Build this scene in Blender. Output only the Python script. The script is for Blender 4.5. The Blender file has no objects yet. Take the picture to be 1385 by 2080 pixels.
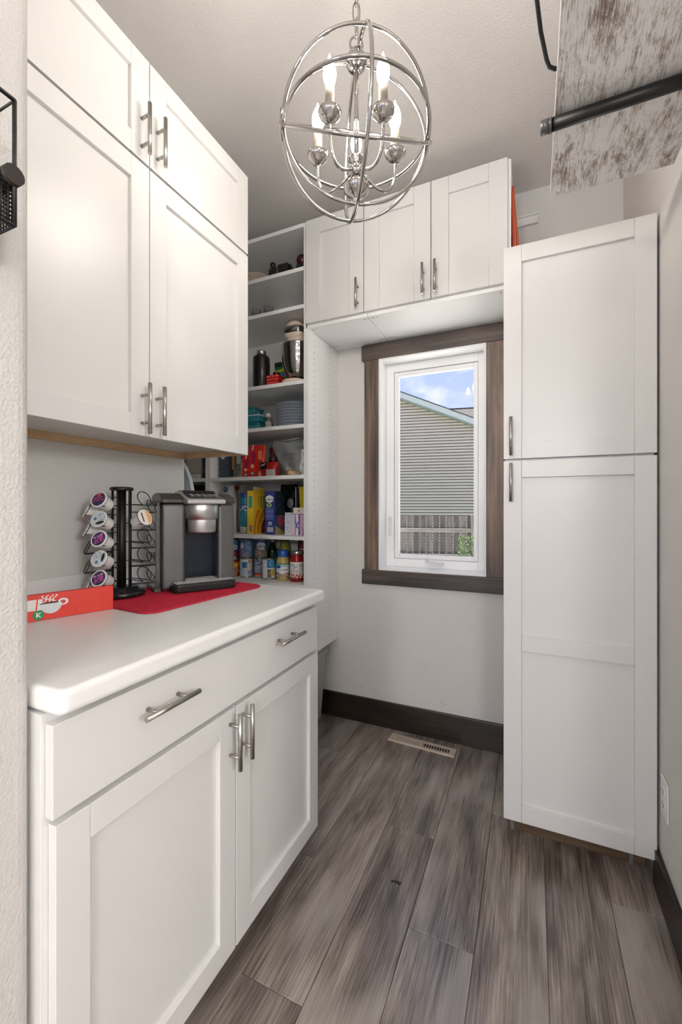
import bpy, bmesh, math, random
from mathutils import Vector, Matrix
random.seed(7)
PI = math.pi
scene = bpy.context.scene
C = scene.collection

# ------------------------------------------------------------------ camera
F_PX, IMG_W, IMG_H = 856.0, 1385.0, 2080.0
cam_d = bpy.data.cameras.new('camera')
cam_d.sensor_fit = 'VERTICAL'
cam_d.sensor_height = 36.0
cam_d.lens = 36.0 * F_PX / IMG_H
cam_d.shift_y = -8.0 / IMG_H
cam_d.clip_start = 0.02
cam_d.clip_end = 300
cam = bpy.data.objects.new('camera', cam_d)
cam.location = (0, 0, 1.22)
cam.rotation_euler = (PI / 2, 0, math.radians(24.4))
C.objects.link(cam)
scene.camera = cam

# ------------------------------------------------------------------ view
vs = scene.view_settings
vs.view_transform = 'Standard'
vs.look = 'None'
vs.gamma = 1
vs.use_curve_mapping = False
vs.exposure = 0.58
try:
    scene.cycles.use_denoising = True
    scene.cycles.max_bounces = 7
    scene.cycles.diffuse_bounces = 4
    scene.cycles.glossy_bounces = 4
    scene.cycles.use_adaptive_sampling = True
    scene.cycles.adaptive_threshold = 0.04
    scene.cycles.transparent_max_bounces = 12
    scene.cycles.sample_clamp_indirect = 6.0
    scene.cycles.caustics_reflective = False
    scene.cycles.caustics_refractive = False
except Exception:
    pass

# ------------------------------------------------------------------ world: blue sky with soft clouds
SKY_STRENGTH = 0.80
w = bpy.data.worlds.new('sky')
scene.world = w
w.use_nodes = True
nt = w.node_tree
nt.nodes.clear()
N = nt.nodes.new
tc = N('ShaderNodeTexCoord')
sep = N('ShaderNodeSeparateXYZ')
nt.links.new(tc.outputs['Generated'], sep.inputs[0])
ramp = N('ShaderNodeValToRGB')
ramp.color_ramp.elements[0].position = 0.0
ramp.color_ramp.elements[0].color = (0.64, 0.71, 0.98, 1)
ramp.color_ramp.elements[1].position = 0.75
ramp.color_ramp.elements[1].color = (0.27, 0.41, 0.97, 1)
nt.links.new(sep.outputs['Z'], ramp.inputs[0])
mp = N('ShaderNodeMapping')
mp.inputs['Scale'].default_value = (5.5, 5.5, 11.0)
mp.inputs['Location'].default_value = (1.3, 0.4, 2.2)
nt.links.new(tc.outputs['Generated'], mp.inputs[0])
nz = N('ShaderNodeTexNoise')
nz.inputs['Scale'].default_value = 1.6
nz.inputs['Detail'].default_value = 6
nz.inputs['Roughness'].default_value = 0.52
nt.links.new(mp.outputs[0], nz.inputs[0])
cr = N('ShaderNodeValToRGB')
cr.color_ramp.elements[0].position = 0.46
cr.color_ramp.elements[0].color = (0, 0, 0, 1)
cr.color_ramp.elements[1].position = 0.68
cr.color_ramp.elements[1].color = (1, 1, 1, 1)
nt.links.new(nz.outputs[0], cr.inputs[0])
mx = N('ShaderNodeMix')
mx.data_type = 'RGBA'
nt.links.new(cr.outputs[0], mx.inputs[0])
nt.links.new(ramp.outputs[0], mx.inputs[6])
mx.inputs[7].default_value = (0.93, 0.92, 0.98, 1)
bg = N('ShaderNodeBackground')
bg.inputs['Strength'].default_value = SKY_STRENGTH
nt.links.new(mx.outputs[2], bg.inputs[0])
wo = N('ShaderNodeOutputWorld')
nt.links.new(bg.outputs[0], wo.inputs[0])

# ------------------------------------------------------------------ sun
sun_d = bpy.data.lights.new('sun', 'SUN')
sun_d.energy = 16.0
sun_d.angle = math.radians(2)
sun_d.color = (1.0, 0.95, 0.88)
sun = bpy.data.objects.new('sun', sun_d)
sun.rotation_euler = (math.radians(4), math.radians(-37), 0)
sun.location = (0, -4, 12)
C.objects.link(sun)

BULB_STRENGTH = 98.0
FILL_STRENGTH = 40.0

# ================================================================== helpers
def lin(c):
    return tuple((x / 12.92 if x <= 0.04045 else ((x + 0.055) / 1.055) ** 2.4) for x in c)


def rgb(r, g, b):
    return lin((r / 255.0, g / 255.0, b / 255.0))


class MB:
    def __init__(self):
        self.v, self.f, self.m, self.s = [], [], [], []

    def add(self, vs_, fs_, m=0, smooth=False):
        o = len(self.v)
        self.v += [tuple(p) for p in vs_]
        for f in fs_:
            self.f.append(tuple(i + o for i in f))
            self.m.append(m)
            self.s.append(smooth)
        return self

    def box(self, x0, x1, y0, y1, z0, z1, m=0):
        return self.add([(x0, y0, z0), (x1, y0, z0), (x1, y1, z0), (x0, y1, z0),
                         (x0, y0, z1), (x1, y0, z1), (x1, y1, z1), (x0, y1, z1)],
                        [(0, 3, 2, 1), (4, 5, 6, 7), (0, 1, 5, 4), (1, 2, 6, 5), (2, 3, 7, 6), (3, 0, 4, 7)], m)

    def hexa(self, p, m=0):
        return self.add(p, [(0, 3, 2, 1), (4, 5, 6, 7), (0, 1, 5, 4), (1, 2, 6, 5), (2, 3, 7, 6), (3, 0, 4, 7)], m)

    def cyl(self, p0, p1, r0, r1=None, n=16, m=0, caps=True):
        return self.tube([p0, p1], [r0, r0 if r1 is None else r1], n, m=m, caps=caps)

    def tube(self, pts, r, n=8, closed=False, m=0, caps=True):
        pts = [Vector(p) for p in pts]
        k = len(pts)
        rs = r if isinstance(r, (list, tuple)) else [r] * k
        tang = []
        for i in range(k):
            if closed:
                t = pts[(i + 1) % k] - pts[i - 1]
            else:
                t = pts[min(i + 1, k - 1)] - pts[max(i - 1, 0)]
            tang.append(t.normalized())
        a = Vector((0, 0, 1)) if abs(tang[0].z) < 0.9 else Vector((1, 0, 0))
        nrm = (a - tang[0] * a.dot(tang[0])).normalized()
        vs_, fs_ = [], []
        for i in range(k):
            nrm = (nrm - tang[i] * nrm.dot(tang[i]))
            nrm = nrm.normalized() if nrm.length > 1e-9 else Vector((1, 0, 0))
            b = tang[i].cross(nrm)
            for j in range(n):
                an = 2 * PI * j / n
                vs_.append(pts[i] + (nrm * math.cos(an) + b * math.sin(an)) * rs[i])
        rng = k if closed else k - 1
        for i in range(rng):
            i2 = (i + 1) % k
            for j in range(n):
                j2 = (j + 1) % n
                fs_.append((i * n + j, i * n + j2, i2 * n + j2, i2 * n + j))
        self.add(vs_, fs_, m, True)
        if caps and not closed:
            o = len(self.v) - len(vs_)
            self.f.append(tuple(o + j for j in range(n - 1, -1, -1)))
            self.f.append(tuple(o + (k - 1) * n + j for j in range(n)))
            self.m += [m, m]
            self.s += [False, False]
        return self

    def lathe(self, prof, n=24, c=(0, 0, 0), m=0, sx=1, sy=1, smooth=True):
        vs_, fs_ = [], []
        for (r, z) in prof:
            for j in range(n):
                a = 2 * PI * j / n
                vs_.append((c[0] + r * sx * math.cos(a), c[1] + r * sy * math.sin(a), c[2] + z))
        k = len(prof)
        for i in range(k - 1):
            for j in range(n):
                j2 = (j + 1) % n
                fs_.append((i * n + j, i * n + j2, (i + 1) * n + j2, (i + 1) * n + j))
        self.add(vs_, fs_, m, smooth)
        o = len(self.v) - len(vs_)
        if prof[0][0] > 1e-6:
            self.f.append(tuple(o + j for j in range(n - 1, -1, -1))); self.m.append(m); self.s.append(False)
        if prof[-1][0] > 1e-6:
            self.f.append(tuple(o + (k - 1) * n + j for j in range(n))); self.m.append(m); self.s.append(False)
        return self

    def prism(self, pts, z0, z1, m=0, smooth=False):
        n = len(pts)
        vs_ = [(p[0], p[1], z0) for p in pts] + [(p[0], p[1], z1) for p in pts]
        self.add(vs_, [(i, (i + 1) % n, n + (i + 1) % n, n + i) for i in range(n)], m, smooth)
        o = len(self.v) - 2 * n
        self.f.append(tuple(o + i for i in range(n - 1, -1, -1))); self.m.append(m); self.s.append(False)
        self.f.append(tuple(o + n + i for i in range(n))); self.m.append(m); self.s.append(False)
        return self

    def extrude_x(self, prof, x0, x1, m=0, smooth=False):
        """profile of (y, z) points, counter-clockwise seen from +x"""
        n = len(prof)
        vs_ = [(x0, p[0], p[1]) for p in prof] + [(x1, p[0], p[1]) for p in prof]
        self.add(vs_, [(i, (i + 1) % n, n + (i + 1) % n, n + i)[::-1] for i in range(n)], m, smooth)
        o = len(self.v) - 2 * n
        self.f.append(tuple(o + i for i in range(n))); self.m.append(m); self.s.append(False)
        self.f.append(tuple(o + n + i for i in range(n - 1, -1, -1))); self.m.append(m); self.s.append(False)
        return self

    def mesh(self, name, mats):
        me = bpy.data.meshes.new(name)
        me.from_pydata(self.v, [], self.f)
        for mt in (mats if isinstance(mats, (list, tuple)) else [mats]):
            me.materials.append(mt)
        me.polygons.foreach_set('material_index', self.m)
        me.polygons.foreach_set('use_smooth', self.s)
        bm = bmesh.new()
        bm.from_mesh(me)
        bmesh.ops.recalc_face_normals(bm, faces=bm.faces)
        bm.to_mesh(me)
        bm.free()
        me.update()
        return me

    def build(self, name, mats, parent=None, loc=None, rot=None, bevel=0, seg=2):
        return obj(name, self.mesh(name, mats), parent, loc, rot, bevel, seg)


def obj(name, me, parent=None, loc=None, rot=None, bevel=0, seg=2):
    o = bpy.data.objects.new(name, me)
    C.objects.link(o)
    if parent is not None:
        o.parent = parent
    if loc:
        o.location = loc
    if rot:
        o.rotation_euler = rot
    if bevel:
        b = o.modifiers.new('bevel', 'BEVEL')
        b.width = bevel
        b.segments = seg
        b.limit_method = 'ANGLE'
        b.angle_limit = math.radians(40)
    return o


def tag(o, label, cat, group=None, kind=None):
    o['label'] = label
    o['category'] = cat
    if group:
        o['group'] = group
    if kind:
        o['kind'] = kind
    return o


def thing(name, label, cat, loc=(0, 0, 0), rotz=0.0, group=None):
    o = bpy.data.objects.new(name, None)
    o.empty_display_size = 0.05
    C.objects.link(o)
    o.location = loc
    o.rotation_euler = (0, 0, rotz)
    return tag(o, label, cat, group)


def struct(o, label=None, cat=None):
    o['kind'] = 'structure'
    if label:
        o['label'] = label
    if cat:
        o['category'] = cat
    return o


def bx(name, mt, parent, x0, x1, y0, y1, z0, z1, bevel=0, seg=2):
    return MB().box(x0, x1, y0, y1, z0, z1).build(name, mt, parent, bevel=bevel, seg=seg)


def rrect(x0, x1, y0, y1, r, n=5):
    pts = []
    for cx_, cy_, a0 in ((x1 - r, y0 + r, -PI / 2), (x1 - r, y1 - r, 0), (x0 + r, y1 - r, PI / 2), (x0 + r, y0 + r, PI)):
        for i in range(n + 1):
            a = a0 + (PI / 2) * i / n
            pts.append((cx_ + r * math.cos(a), cy_ + r * math.sin(a)))
    return pts


# ------------------------------------------------------------------ materials
def new_mat(name):
    m = bpy.data.materials.new(name)
    m.use_nodes = True
    t = m.node_tree
    p = t.nodes['Principled BSDF']
    return m, t, p


def link(t, a, b):
    t.links.new(a, b)


def pset(p, **kw):
    for k, v in kw.items():
        k2 = k.replace('_', ' ')
        if k2 in p.inputs:
            p.inputs[k2].default_value = v


def plain(name, col, rough=0.5, metal=0.0, var=0.06, scale=6.0, bump=0.0, bscale=200.0, stretch=(1, 1, 1), coat=0.0, spec=0.5):
    """procedural paint / plastic / metal: gentle noise in tone, optional fine relief"""
    m, t, p = new_mat(name)
    tc_ = t.nodes.new('ShaderNodeTexCoord')
    mp_ = t.nodes.new('ShaderNodeMapping')
    mp_.inputs['Scale'].default_value = stretch
    link(t, tc_.outputs['Object'], mp_.inputs[0])
    nz_ = t.nodes.new('ShaderNodeTexNoise')
    nz_.inputs['Scale'].default_value = scale
    nz_.inputs['Detail'].default_value = 3
    link(t, mp_.outputs[0], nz_.inputs[0])
    mx_ = t.nodes.new('ShaderNodeMix')
    mx_.data_type = 'RGBA'
    link(t, nz_.outputs[0], mx_.inputs[0])
    mx_.inputs[6].default_value = (*[max(0, c * (1 - var)) for c in col], 1)
    mx_.inputs[7].default_value = (*[min(1, c * (1 + var)) for c in col], 1)
    link(t, mx_.outputs[2], p.inputs['Base Color'])
    pset(p, Roughness=rough, Metallic=metal)
    p.inputs['Specular IOR Level'].default_value = spec
    if coat:
        p.inputs['Coat Weight'].default_value = coat
    if bump:
        nb = t.nodes.new('ShaderNodeTexNoise')
        nb.inputs['Scale'].default_value = bscale
        nb.inputs['Detail'].default_value = 4
        link(t, mp_.outputs[0], nb.inputs[0])
        b = t.nodes.new('ShaderNodeBump')
        b.inputs['Strength'].default_value = bump
        b.inputs['Distance'].default_value = 0.002
        link(t, nb.outputs[0], b.inputs['Height'])
        link(t, b.outputs[0], p.inputs['Normal'])
    return m


def wood(name, dark, light, rough=0.45, along='Y', fine=60.0, coarse=7.0, bump=0.15, spread=0.18, patch=None, coat=0.0, spec=0.5, knots=False):
    """grain stretched along one axis; every object gets its own offset and tone"""
    m, t, p = new_mat(name)
    tc_ = t.nodes.new('ShaderNodeTexCoord')
    oi = t.nodes.new('ShaderNodeObjectInfo')
    mul = t.nodes.new('ShaderNodeVectorMath')
    mul.operation = 'SCALE'
    mul.inputs['Scale'].default_value = 37.0
    cmb = t.nodes.new('ShaderNodeCombineXYZ')
    for i in range(3):
        link(t, oi.outputs['Random'], cmb.inputs[i])
    link(t, cmb.outputs[0], mul.inputs[0])
    addv = t.nodes.new('ShaderNodeVectorMath')
    addv.operation = 'ADD'
    link(t, tc_.outputs['Object'], addv.inputs[0])
    link(t, mul.outputs[0], addv.inputs[1])

    def noise(across, alongs, detail, dist=0.0):
        mp_ = t.nodes.new('ShaderNodeMapping')
        s = [across] * 3
        s['XYZ'.index(along)] = alongs
        mp_.inputs['Scale'].default_value = s
        link(t, addv.outputs[0], mp_.inputs[0])
        n_ = t.nodes.new('ShaderNodeTexNoise')
        n_.inputs['Scale'].default_value = 1.0
        n_.inputs['Detail'].default_value = detail
        n_.inputs['Roughness'].default_value = 0.6
        n_.inputs['Distortion'].default_value = dist
        link(t, mp_.outputs[0], n_.inputs[0])
        return n_.outputs[0]
    a = noise(fine, fine * (0.035 if fine < 200 else 0.02), 5)
    b = noise(coarse * 2.2, coarse * 0.35, 4, 0.6)
    mixf = t.nodes.new('ShaderNodeMath')
    mixf.operation = 'MULTIPLY_ADD'
    link(t, a, mixf.inputs[0])
    mixf.inputs[1].default_value = 0.5
    half = t.nodes.new('ShaderNodeMath')
    half.operation = 'MULTIPLY'
    half.inputs[1].default_value = 0.5
    link(t, b, half.inputs[0])
    link(t, half.outputs[0], mixf.inputs[2])
    rnd = t.nodes.new('ShaderNodeMath')
    rnd.operation = 'MULTIPLY_ADD'
    link(t, oi.outputs['Random'], rnd.inputs[0])
    rnd.inputs[1].default_value = spread
    rnd.inputs[2].default_value = -spread / 2
    sm = t.nodes.new('ShaderNodeMath')
    sm.operation = 'ADD'
    link(t, mixf.outputs[0], sm.inputs[0])
    link(t, rnd.outputs[0], sm.inputs[1])
    r_ = t.nodes.new('ShaderNodeValToRGB')
    e = r_.color_ramp.elements
    e[0].position, e[0].color = 0.37, (*dark, 1)
    e[1].position, e[1].color = 0.65, (*light, 1)
    mid = e.new(0.5)
    mid.color = (*[(d * 0.6 + l * 0.4) for d, l in zip(dark, light)], 1)
    link(t, sm.outputs[0], r_.inputs[0])
    colout = r_.outputs[0]
    if patch:
        c_ = noise(coarse * 0.9, coarse * 0.25, 2, 0.3)
        pr = t.nodes.new('ShaderNodeValToRGB')
        pr.color_ramp.elements[0].position = 0.5
        pr.color_ramp.elements[0].color = (0, 0, 0, 1)
        pr.color_ramp.elements[1].position = 0.66
        pr.color_ramp.elements[1].color = (0.75, 0.75, 0.75, 1)
        link(t, c_, pr.inputs[0])
        mm = t.nodes.new('ShaderNodeMix')
        mm.data_type = 'RGBA'
        link(t, pr.outputs[0], mm.inputs[0])
        link(t, colout, mm.inputs[6])
        mm.inputs[7].default_value = (*patch, 1)
        colout = mm.outputs[2]
    if knots:
        km_ = t.nodes.new('ShaderNodeMapping')
        km_.inputs['Scale'].default_value = (7.0, 2.2, 7.0)
        link(t, addv.outputs[0], km_.inputs[0])
        vo = t.nodes.new('ShaderNodeTexVoronoi')
        vo.inputs['Scale'].default_value = 1.0
        link(t, km_.outputs[0], vo.inputs[0])
        kr = t.nodes.new('ShaderNodeValToRGB')
        kr.color_ramp.elements[0].position = 0.03
        kr.color_ramp.elements[0].color = (0.75, 0.75, 0.75, 1)
        kr.color_ramp.elements[1].position = 0.12
        kr.color_ramp.elements[1].color = (0, 0, 0, 1)
        link(t, vo.outputs['Distance'], kr.inputs[0])
        kx = t.nodes.new('ShaderNodeMix')
        kx.data_type = 'RGBA'
        link(t, kr.outputs[0], kx.inputs[0])
        link(t, colout, kx.inputs[6])
        kx.inputs[7].default_value = (*dark, 1)
        colout = kx.outputs[2]
    link(t, colout, p.inputs['Base Color'])
    p.inputs['Roughness'].default_value = rough
    p.inputs['Specular IOR Level'].default_value = spec
    if coat:
        p.inputs['Coat Weight'].default_value = coat
        p.inputs['Coat Roughness'].default_value = 0.2
    bmp = t.nodes.new('ShaderNodeBump')
    bmp.inputs['Strength'].default_value = bump
    bmp.inputs['Distance'].default_value = 0.001
    link(t, a, bmp.inputs['Height'])
    link(t, bmp.outputs[0], p.inputs['Normal'])
    return m


def orange_peel(name, col, strength=0.18, scale=170.0, dist=0.004, rough=0.7):
    m, t, p = new_mat(name)
    tc_ = t.nodes.new('ShaderNodeTexCoord')
    nz_ = t.nodes.new('ShaderNodeTexNoise')
    nz_.inputs['Scale'].default_value = scale
    nz_.inputs['Detail'].default_value = 2
    nz_.inputs['Roughness'].default_value = 0.45
    link(t, tc_.outputs['Object'], nz_.inputs[0])
    rp = t.nodes.new('ShaderNodeValToRGB')
    rp.color_ramp.elements[0].position = 0.38
    rp.color_ramp.elements[1].position = 0.66
    link(t, nz_.outputs[0], rp.inputs[0])
    b = t.nodes.new('ShaderNodeBump')
    b.inputs['Strength'].default_value = strength
    b.inputs['Distance'].default_value = dist
    link(t, rp.outputs[0], b.inputs['Height'])
    link(t, b.outputs[0], p.inputs['Normal'])
    n2 = t.nodes.new('ShaderNodeTexNoise')
    n2.inputs['Scale'].default_value = 2.0
    link(t, tc_.outputs['Object'], n2.inputs[0])
    mx_ = t.nodes.new('ShaderNodeMix')
    mx_.data_type = 'RGBA'
    link(t, n2.outputs[0], mx_.inputs[0])
    mx_.inputs[6].default_value = (*[c * 0.97 for c in col], 1)
    mx_.inputs[7].default_value = (*[min(1, c * 1.02) for c in col], 1)
    link(t, mx_.outputs[2], p.inputs['Base Color'])
    pset(p, Roughness=rough)
    p.inputs['Specular IOR Level'].default_value = 0.25
    return m


def clear(name, tint=(1, 1, 1), gloss=0.12, rough=0.02, haze=0.0):
    """thin clear sheet: see-through with a surface reflection and optional haze"""
    m = bpy.data.materials.new(name)
    m.use_nodes = True
    t = m.node_tree
    t.nodes.clear()
    tr = t.nodes.new('ShaderNodeBsdfTransparent')
    tr.inputs[0].default_value = (*tint, 1)
    gl = t.nodes.new('ShaderNodeBsdfGlossy')
    gl.inputs['Roughness'].default_value = rough
    fr = t.nodes.new('ShaderNodeFresnel')
    fr.inputs[0].default_value = 1.45
    ml = t.nodes.new('ShaderNodeMath')
    ml.operation = 'MULTIPLY'
    ml.inputs[1].default_value = gloss * 8
    ml.use_clamp = True
    link(t, fr.outputs[0], ml.inputs[0])
    mxs = t.nodes.new('ShaderNodeMixShader')
    link(t, ml.outputs[0], mxs.inputs[0])
    link(t, tr.outputs[0], mxs.inputs[1])
    link(t, gl.outputs[0], mxs.inputs[2])
    last = mxs
    if haze:
        df = t.nodes.new('ShaderNodeBsdfDiffuse')
        df.inputs[0].default_value = (0.85, 0.87, 0.88, 1)
        nz_ = t.nodes.new('ShaderNodeTexNoise')
        nz_.inputs['Scale'].default_value = 30
        rr = t.nodes.new('ShaderNodeMath')
        rr.operation = 'MULTIPLY'
        rr.inputs[1].default_value = haze * 2
        link(t, nz_.outputs[0], rr.inputs[0])
        m2 = t.nodes.new('ShaderNodeMixShader')
        link(t, rr.outputs[0], m2.inputs[0])
        link(t, mxs.outputs[0], m2.inputs[1])
        link(t, df.outputs[0], m2.inputs[2])
        last = m2
    out = t.nodes.new('ShaderNodeOutputMaterial')
    link(t, last.outputs[0], out.inputs[0])
    return m


def emit(name, col, strength):
    m = bpy.data.materials.new(name)
    m.use_nodes = True
    t = m.node_tree
    t.nodes.clear()
    e = t.nodes.new('ShaderNodeEmission')
    e.inputs[0].default_value = (*col, 1)
    e.inputs[1].default_value = strength
    out = t.nodes.new('ShaderNodeOutputMaterial')
    link(t, e.outputs[0], out.inputs[0])
    return m


def print_mat(name, rough=0.4, metal=0.0):
    m, t, p = new_mat(name)
    a = t.nodes.new('ShaderNodeVertexColor')
    a.layer_name = 'print'
    link(t, a.outputs[0], p.inputs['Base Color'])
    pset(p, Roughness=rough, Metallic=metal)
    return m


M = {}
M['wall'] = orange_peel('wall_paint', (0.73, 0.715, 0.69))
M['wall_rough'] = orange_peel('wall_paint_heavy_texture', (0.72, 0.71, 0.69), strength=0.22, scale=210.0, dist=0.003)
M['wall_entry'] = orange_peel('wall_paint_darkened', (0.58, 0.565, 0.545), strength=0.30, scale=200.0, dist=0.003)  # same wall paint, darkened in colour to offset the strong light here
M['ceiling'] = orange_peel('ceiling_paint', (0.79, 0.765, 0.74), strength=0.22, scale=150.0, dist=0.003)
M['cab'] = plain('white_cabinet_paint', (0.735, 0.728, 0.715), rough=0.32, var=0.015, scale=3)
M['melamine'] = plain('white_melamine', (0.90, 0.90, 0.895), rough=0.4, var=0.012, scale=3)
M['counter'] = plain('white_countertop', (0.86, 0.86, 0.85), rough=0.3, var=0.04, scale=14)
M['vinyl'] = plain('white_window_vinyl', (0.93, 0.93, 0.93), rough=0.35, var=0.01)
M['floor'] = wood('plank_floor', (0.058, 0.042, 0.034), (0.44, 0.37, 0.32), rough=0.29, along='Y', fine=300, coarse=7, bump=0.3, spread=0.07, patch=(0.40, 0.36, 0.33), coat=0.45, spec=0.75, knots=True)
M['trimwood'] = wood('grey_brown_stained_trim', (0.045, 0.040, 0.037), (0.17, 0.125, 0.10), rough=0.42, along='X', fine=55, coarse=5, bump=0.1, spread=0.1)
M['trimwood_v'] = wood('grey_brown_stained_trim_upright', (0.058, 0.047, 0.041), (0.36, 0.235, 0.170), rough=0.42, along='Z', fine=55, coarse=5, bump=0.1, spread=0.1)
M['base'] = wood('dark_baseboard_stain', (0.008, 0.006, 0.005), (0.045, 0.027, 0.019), rough=0.35, along='X', fine=70, coarse=6, bump=0.1, spread=0.05)
M['base_y'] = wood('dark_baseboard_stain_side', (0.008, 0.006, 0.005), (0.045, 0.027, 0.019), rough=0.35, along='Y', fine=70, coarse=6, bump=0.1, spread=0.05)
M['ply'] = wood('raw_pine_edge', (0.52, 0.33, 0.17), (0.80, 0.56, 0.34), rough=0.6, along='X', fine=60, coarse=8, bump=0.1, spread=0.05)
M['kick'] = wood('brown_toe_board', (0.09, 0.055, 0.03), (0.20, 0.13, 0.075), rough=0.6, along='X', fine=60, coarse=8, bump=0.1)
M['nickel'] = plain('brushed_nickel', (0.45, 0.425, 0.39), rough=0.28, metal=1.0, var=0.06, scale=90, stretch=(1, 1, 0.05))
M['chrome'] = plain('polished_nickel', (0.46, 0.445, 0.425), rough=0.025, metal=1.0, var=0.02)
M['silver'] = plain('brushed_steel', (0.60, 0.60, 0.60), rough=0.36, metal=1.0, var=0.05, scale=80, stretch=(1, 1, 0.05))
M['black_metal'] = plain('black_powder_coat', (0.006, 0.006, 0.006), rough=0.42, var=0.1)
M['black_plastic'] = plain('black_plastic', (0.014, 0.014, 0.016), rough=0.25, var=0.1)
M['gunmetal'] = plain('grey_metallic_plastic', (0.125, 0.124, 0.125), rough=0.34, metal=0.6, var=0.05)
M['bronze'] = plain('dark_bronze_plastic', (0.075, 0.068, 0.062), rough=0.3, metal=0.5, var=0.08)
M['navy_gloss'] = plain('dark_navy_gloss', (0.012, 0.018, 0.030), rough=0.18, var=0.3, scale=40)
M['mat_red'] = plain('red_drying_mat', (0.46, 0.010, 0.035), rough=0.75, var=0.15, scale=50)
M['white_plastic'] = plain('white_plastic', (0.82, 0.82, 0.81), rough=0.35, var=0.02)
M['dark'] = plain('dark_opening', (0.01, 0.01, 0.01), rough=0.8, var=0.1)
M['sleeve'] = plain('cream_candle_sleeve', (0.27, 0.23, 0.185), rough=0.45, var=0.03)
M['bulb'] = emit('lit_bulb', (1.0, 0.915, 0.83), BULB_STRENGTH)
M['glass'] = clear('window_glass', (0.97, 0.985, 0.98), gloss=0.02)
M['cleartank'] = clear('clear_tank_plastic', (0.80, 0.82, 0.83), gloss=0.25, haze=0.10)
M['zipbag'] = clear('clear_bag_film', (0.93, 0.95, 0.95), gloss=0.6, rough=0.15, haze=0.13)
M['clearjar'] = clear('clear_jar', (0.86, 0.88, 0.88), gloss=0.2, haze=0.05)
M['print'] = print_mat('printed_paper')
M['print_gloss'] = print_mat('printed_gloss', rough=0.22)
M['tan'] = plain('beige_metal_register', (0.52, 0.44, 0.36), rough=0.4, var=0.03)
M['bin'] = plain('grey_green_bin_plastic', (0.40, 0.41, 0.38), rough=0.45, var=0.03)
M['siding'] = plain('beige_vinyl_siding', (0.62, 0.515, 0.465), rough=0.6, var=0.03, scale=2)
M['fascia'] = plain('pale_blue_fascia', (0.56, 0.565, 0.57), rough=0.5, var=0.03)
M['soffit'] = plain('dark_eave_board', (0.30, 0.32, 0.33), rough=0.6, var=0.05)  # eave underside, a darker grey than the fascia
M['shingle'] = plain('grey_brown_shingles', (0.085, 0.072, 0.064), rough=0.85, var=0.5, scale=7, stretch=(1, 1, 4))
M['dripedge'] = plain('dark_roof_edge', (0.03, 0.035, 0.04), rough=0.6, var=0.1)
M['fence'] = wood('weathered_fence_board', (0.045, 0.040, 0.037), (0.17, 0.147, 0.132), rough=0.8, along='Z', fine=45, coarse=5, bump=0.3, spread=0.25)
M['fence_rail'] = wood('weathered_fence_rail', (0.10, 0.092, 0.082), (0.27, 0.245, 0.215), rough=0.8, along='X', fine=45, coarse=5, bump=0.3, spread=0.1)
M['lawn'] = plain('lawn_grass', (0.10, 0.16, 0.05), rough=0.9, var=0.5, scale=30)
M['leaf'] = plain('shrub_leaf', (0.045, 0.085, 0.012), rough=0.6, var=0.6, scale=8)
M['stem'] = plain('shrub_stem', (0.09, 0.06, 0.04), rough=0.8, var=0.2)
M['bounce_pale'] = plain('bounce_slab', (0.74, 0.72, 0.69), rough=0.8, var=0.08, scale=5)

# distressed white paint over brown wood (the hanging shelf board)
def distressed():
    m, t, p = new_mat('distressed_white_wood')
    tc_ = t.nodes.new('ShaderNodeTexCoord')

    def noise(scale, detail, dist=0.0, rough_=0.6):
        mp_ = t.nodes.new('ShaderNodeMapping')
        mp_.inputs['Scale'].default_value = scale
        link(t, tc_.outputs['Object'], mp_.inputs[0])
        n_ = t.nodes.new('ShaderNodeTexNoise')
        n_.inputs['Scale'].default_value = 1.0
        n_.inputs['Detail'].default_value = detail
        n_.inputs['Roughness'].default_value = rough_
        n_.inputs['Distortion'].default_value = dist
        link(t, mp_.outputs[0], n_.inputs[0])
        return n_.outputs[0]
    big = noise((20, 8.0, 20), 10, 0.3, 0.80)
    fine = noise((420, 16, 420), 4, 0.0, 0.7)
    a = t.nodes.new('ShaderNodeMath')
    a.operation = 'MULTIPLY_ADD'
    link(t, fine, a.inputs[0])
    a.inputs[1].default_value = 0.55
    link(t, big, a.inputs[2])
    r_ = t.nodes.new('ShaderNodeValToRGB')
    e = r_.color_ramp.elements
    e[0].position, e[0].color = 0.745, (0.95, 0.95, 0.93, 1)
    e[1].position, e[1].color = 0.94, (0.19, 0.135, 0.11, 1)
    m1 = e.new(0.80)
    m1.color = (0.72, 0.69, 0.66, 1)
    m2 = e.new(0.865)
    m2.color = (0.42, 0.35, 0.31, 1)
    link(t, a.outputs[0], r_.inputs[0])
    link(t, r_.outputs[0], p.inputs['Base Color'])
    p.inputs['Roughness'].default_value = 0.55
    b = t.nodes.new('ShaderNodeBump')
    b.inputs['Strength'].default_value = 0.3
    b.inputs['Distance'].default_value = 0.001
    link(t, a.outputs[0], b.inputs['Height'])
    link(t, b.outputs[0], p.inputs['Normal'])
    return m


M['distressed'] = distressed()

_pc = {}
def col(c, rough=0.45, metal=0.0):
    key = (tuple(c), rough, metal)
    if key not in _pc:
        _pc[key] = plain('paint_%d_%d_%d' % tuple(int(x) for x in c), rgb(*c), rough=rough, metal=metal, var=0.05, scale=12)
    return _pc[key]


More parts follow.
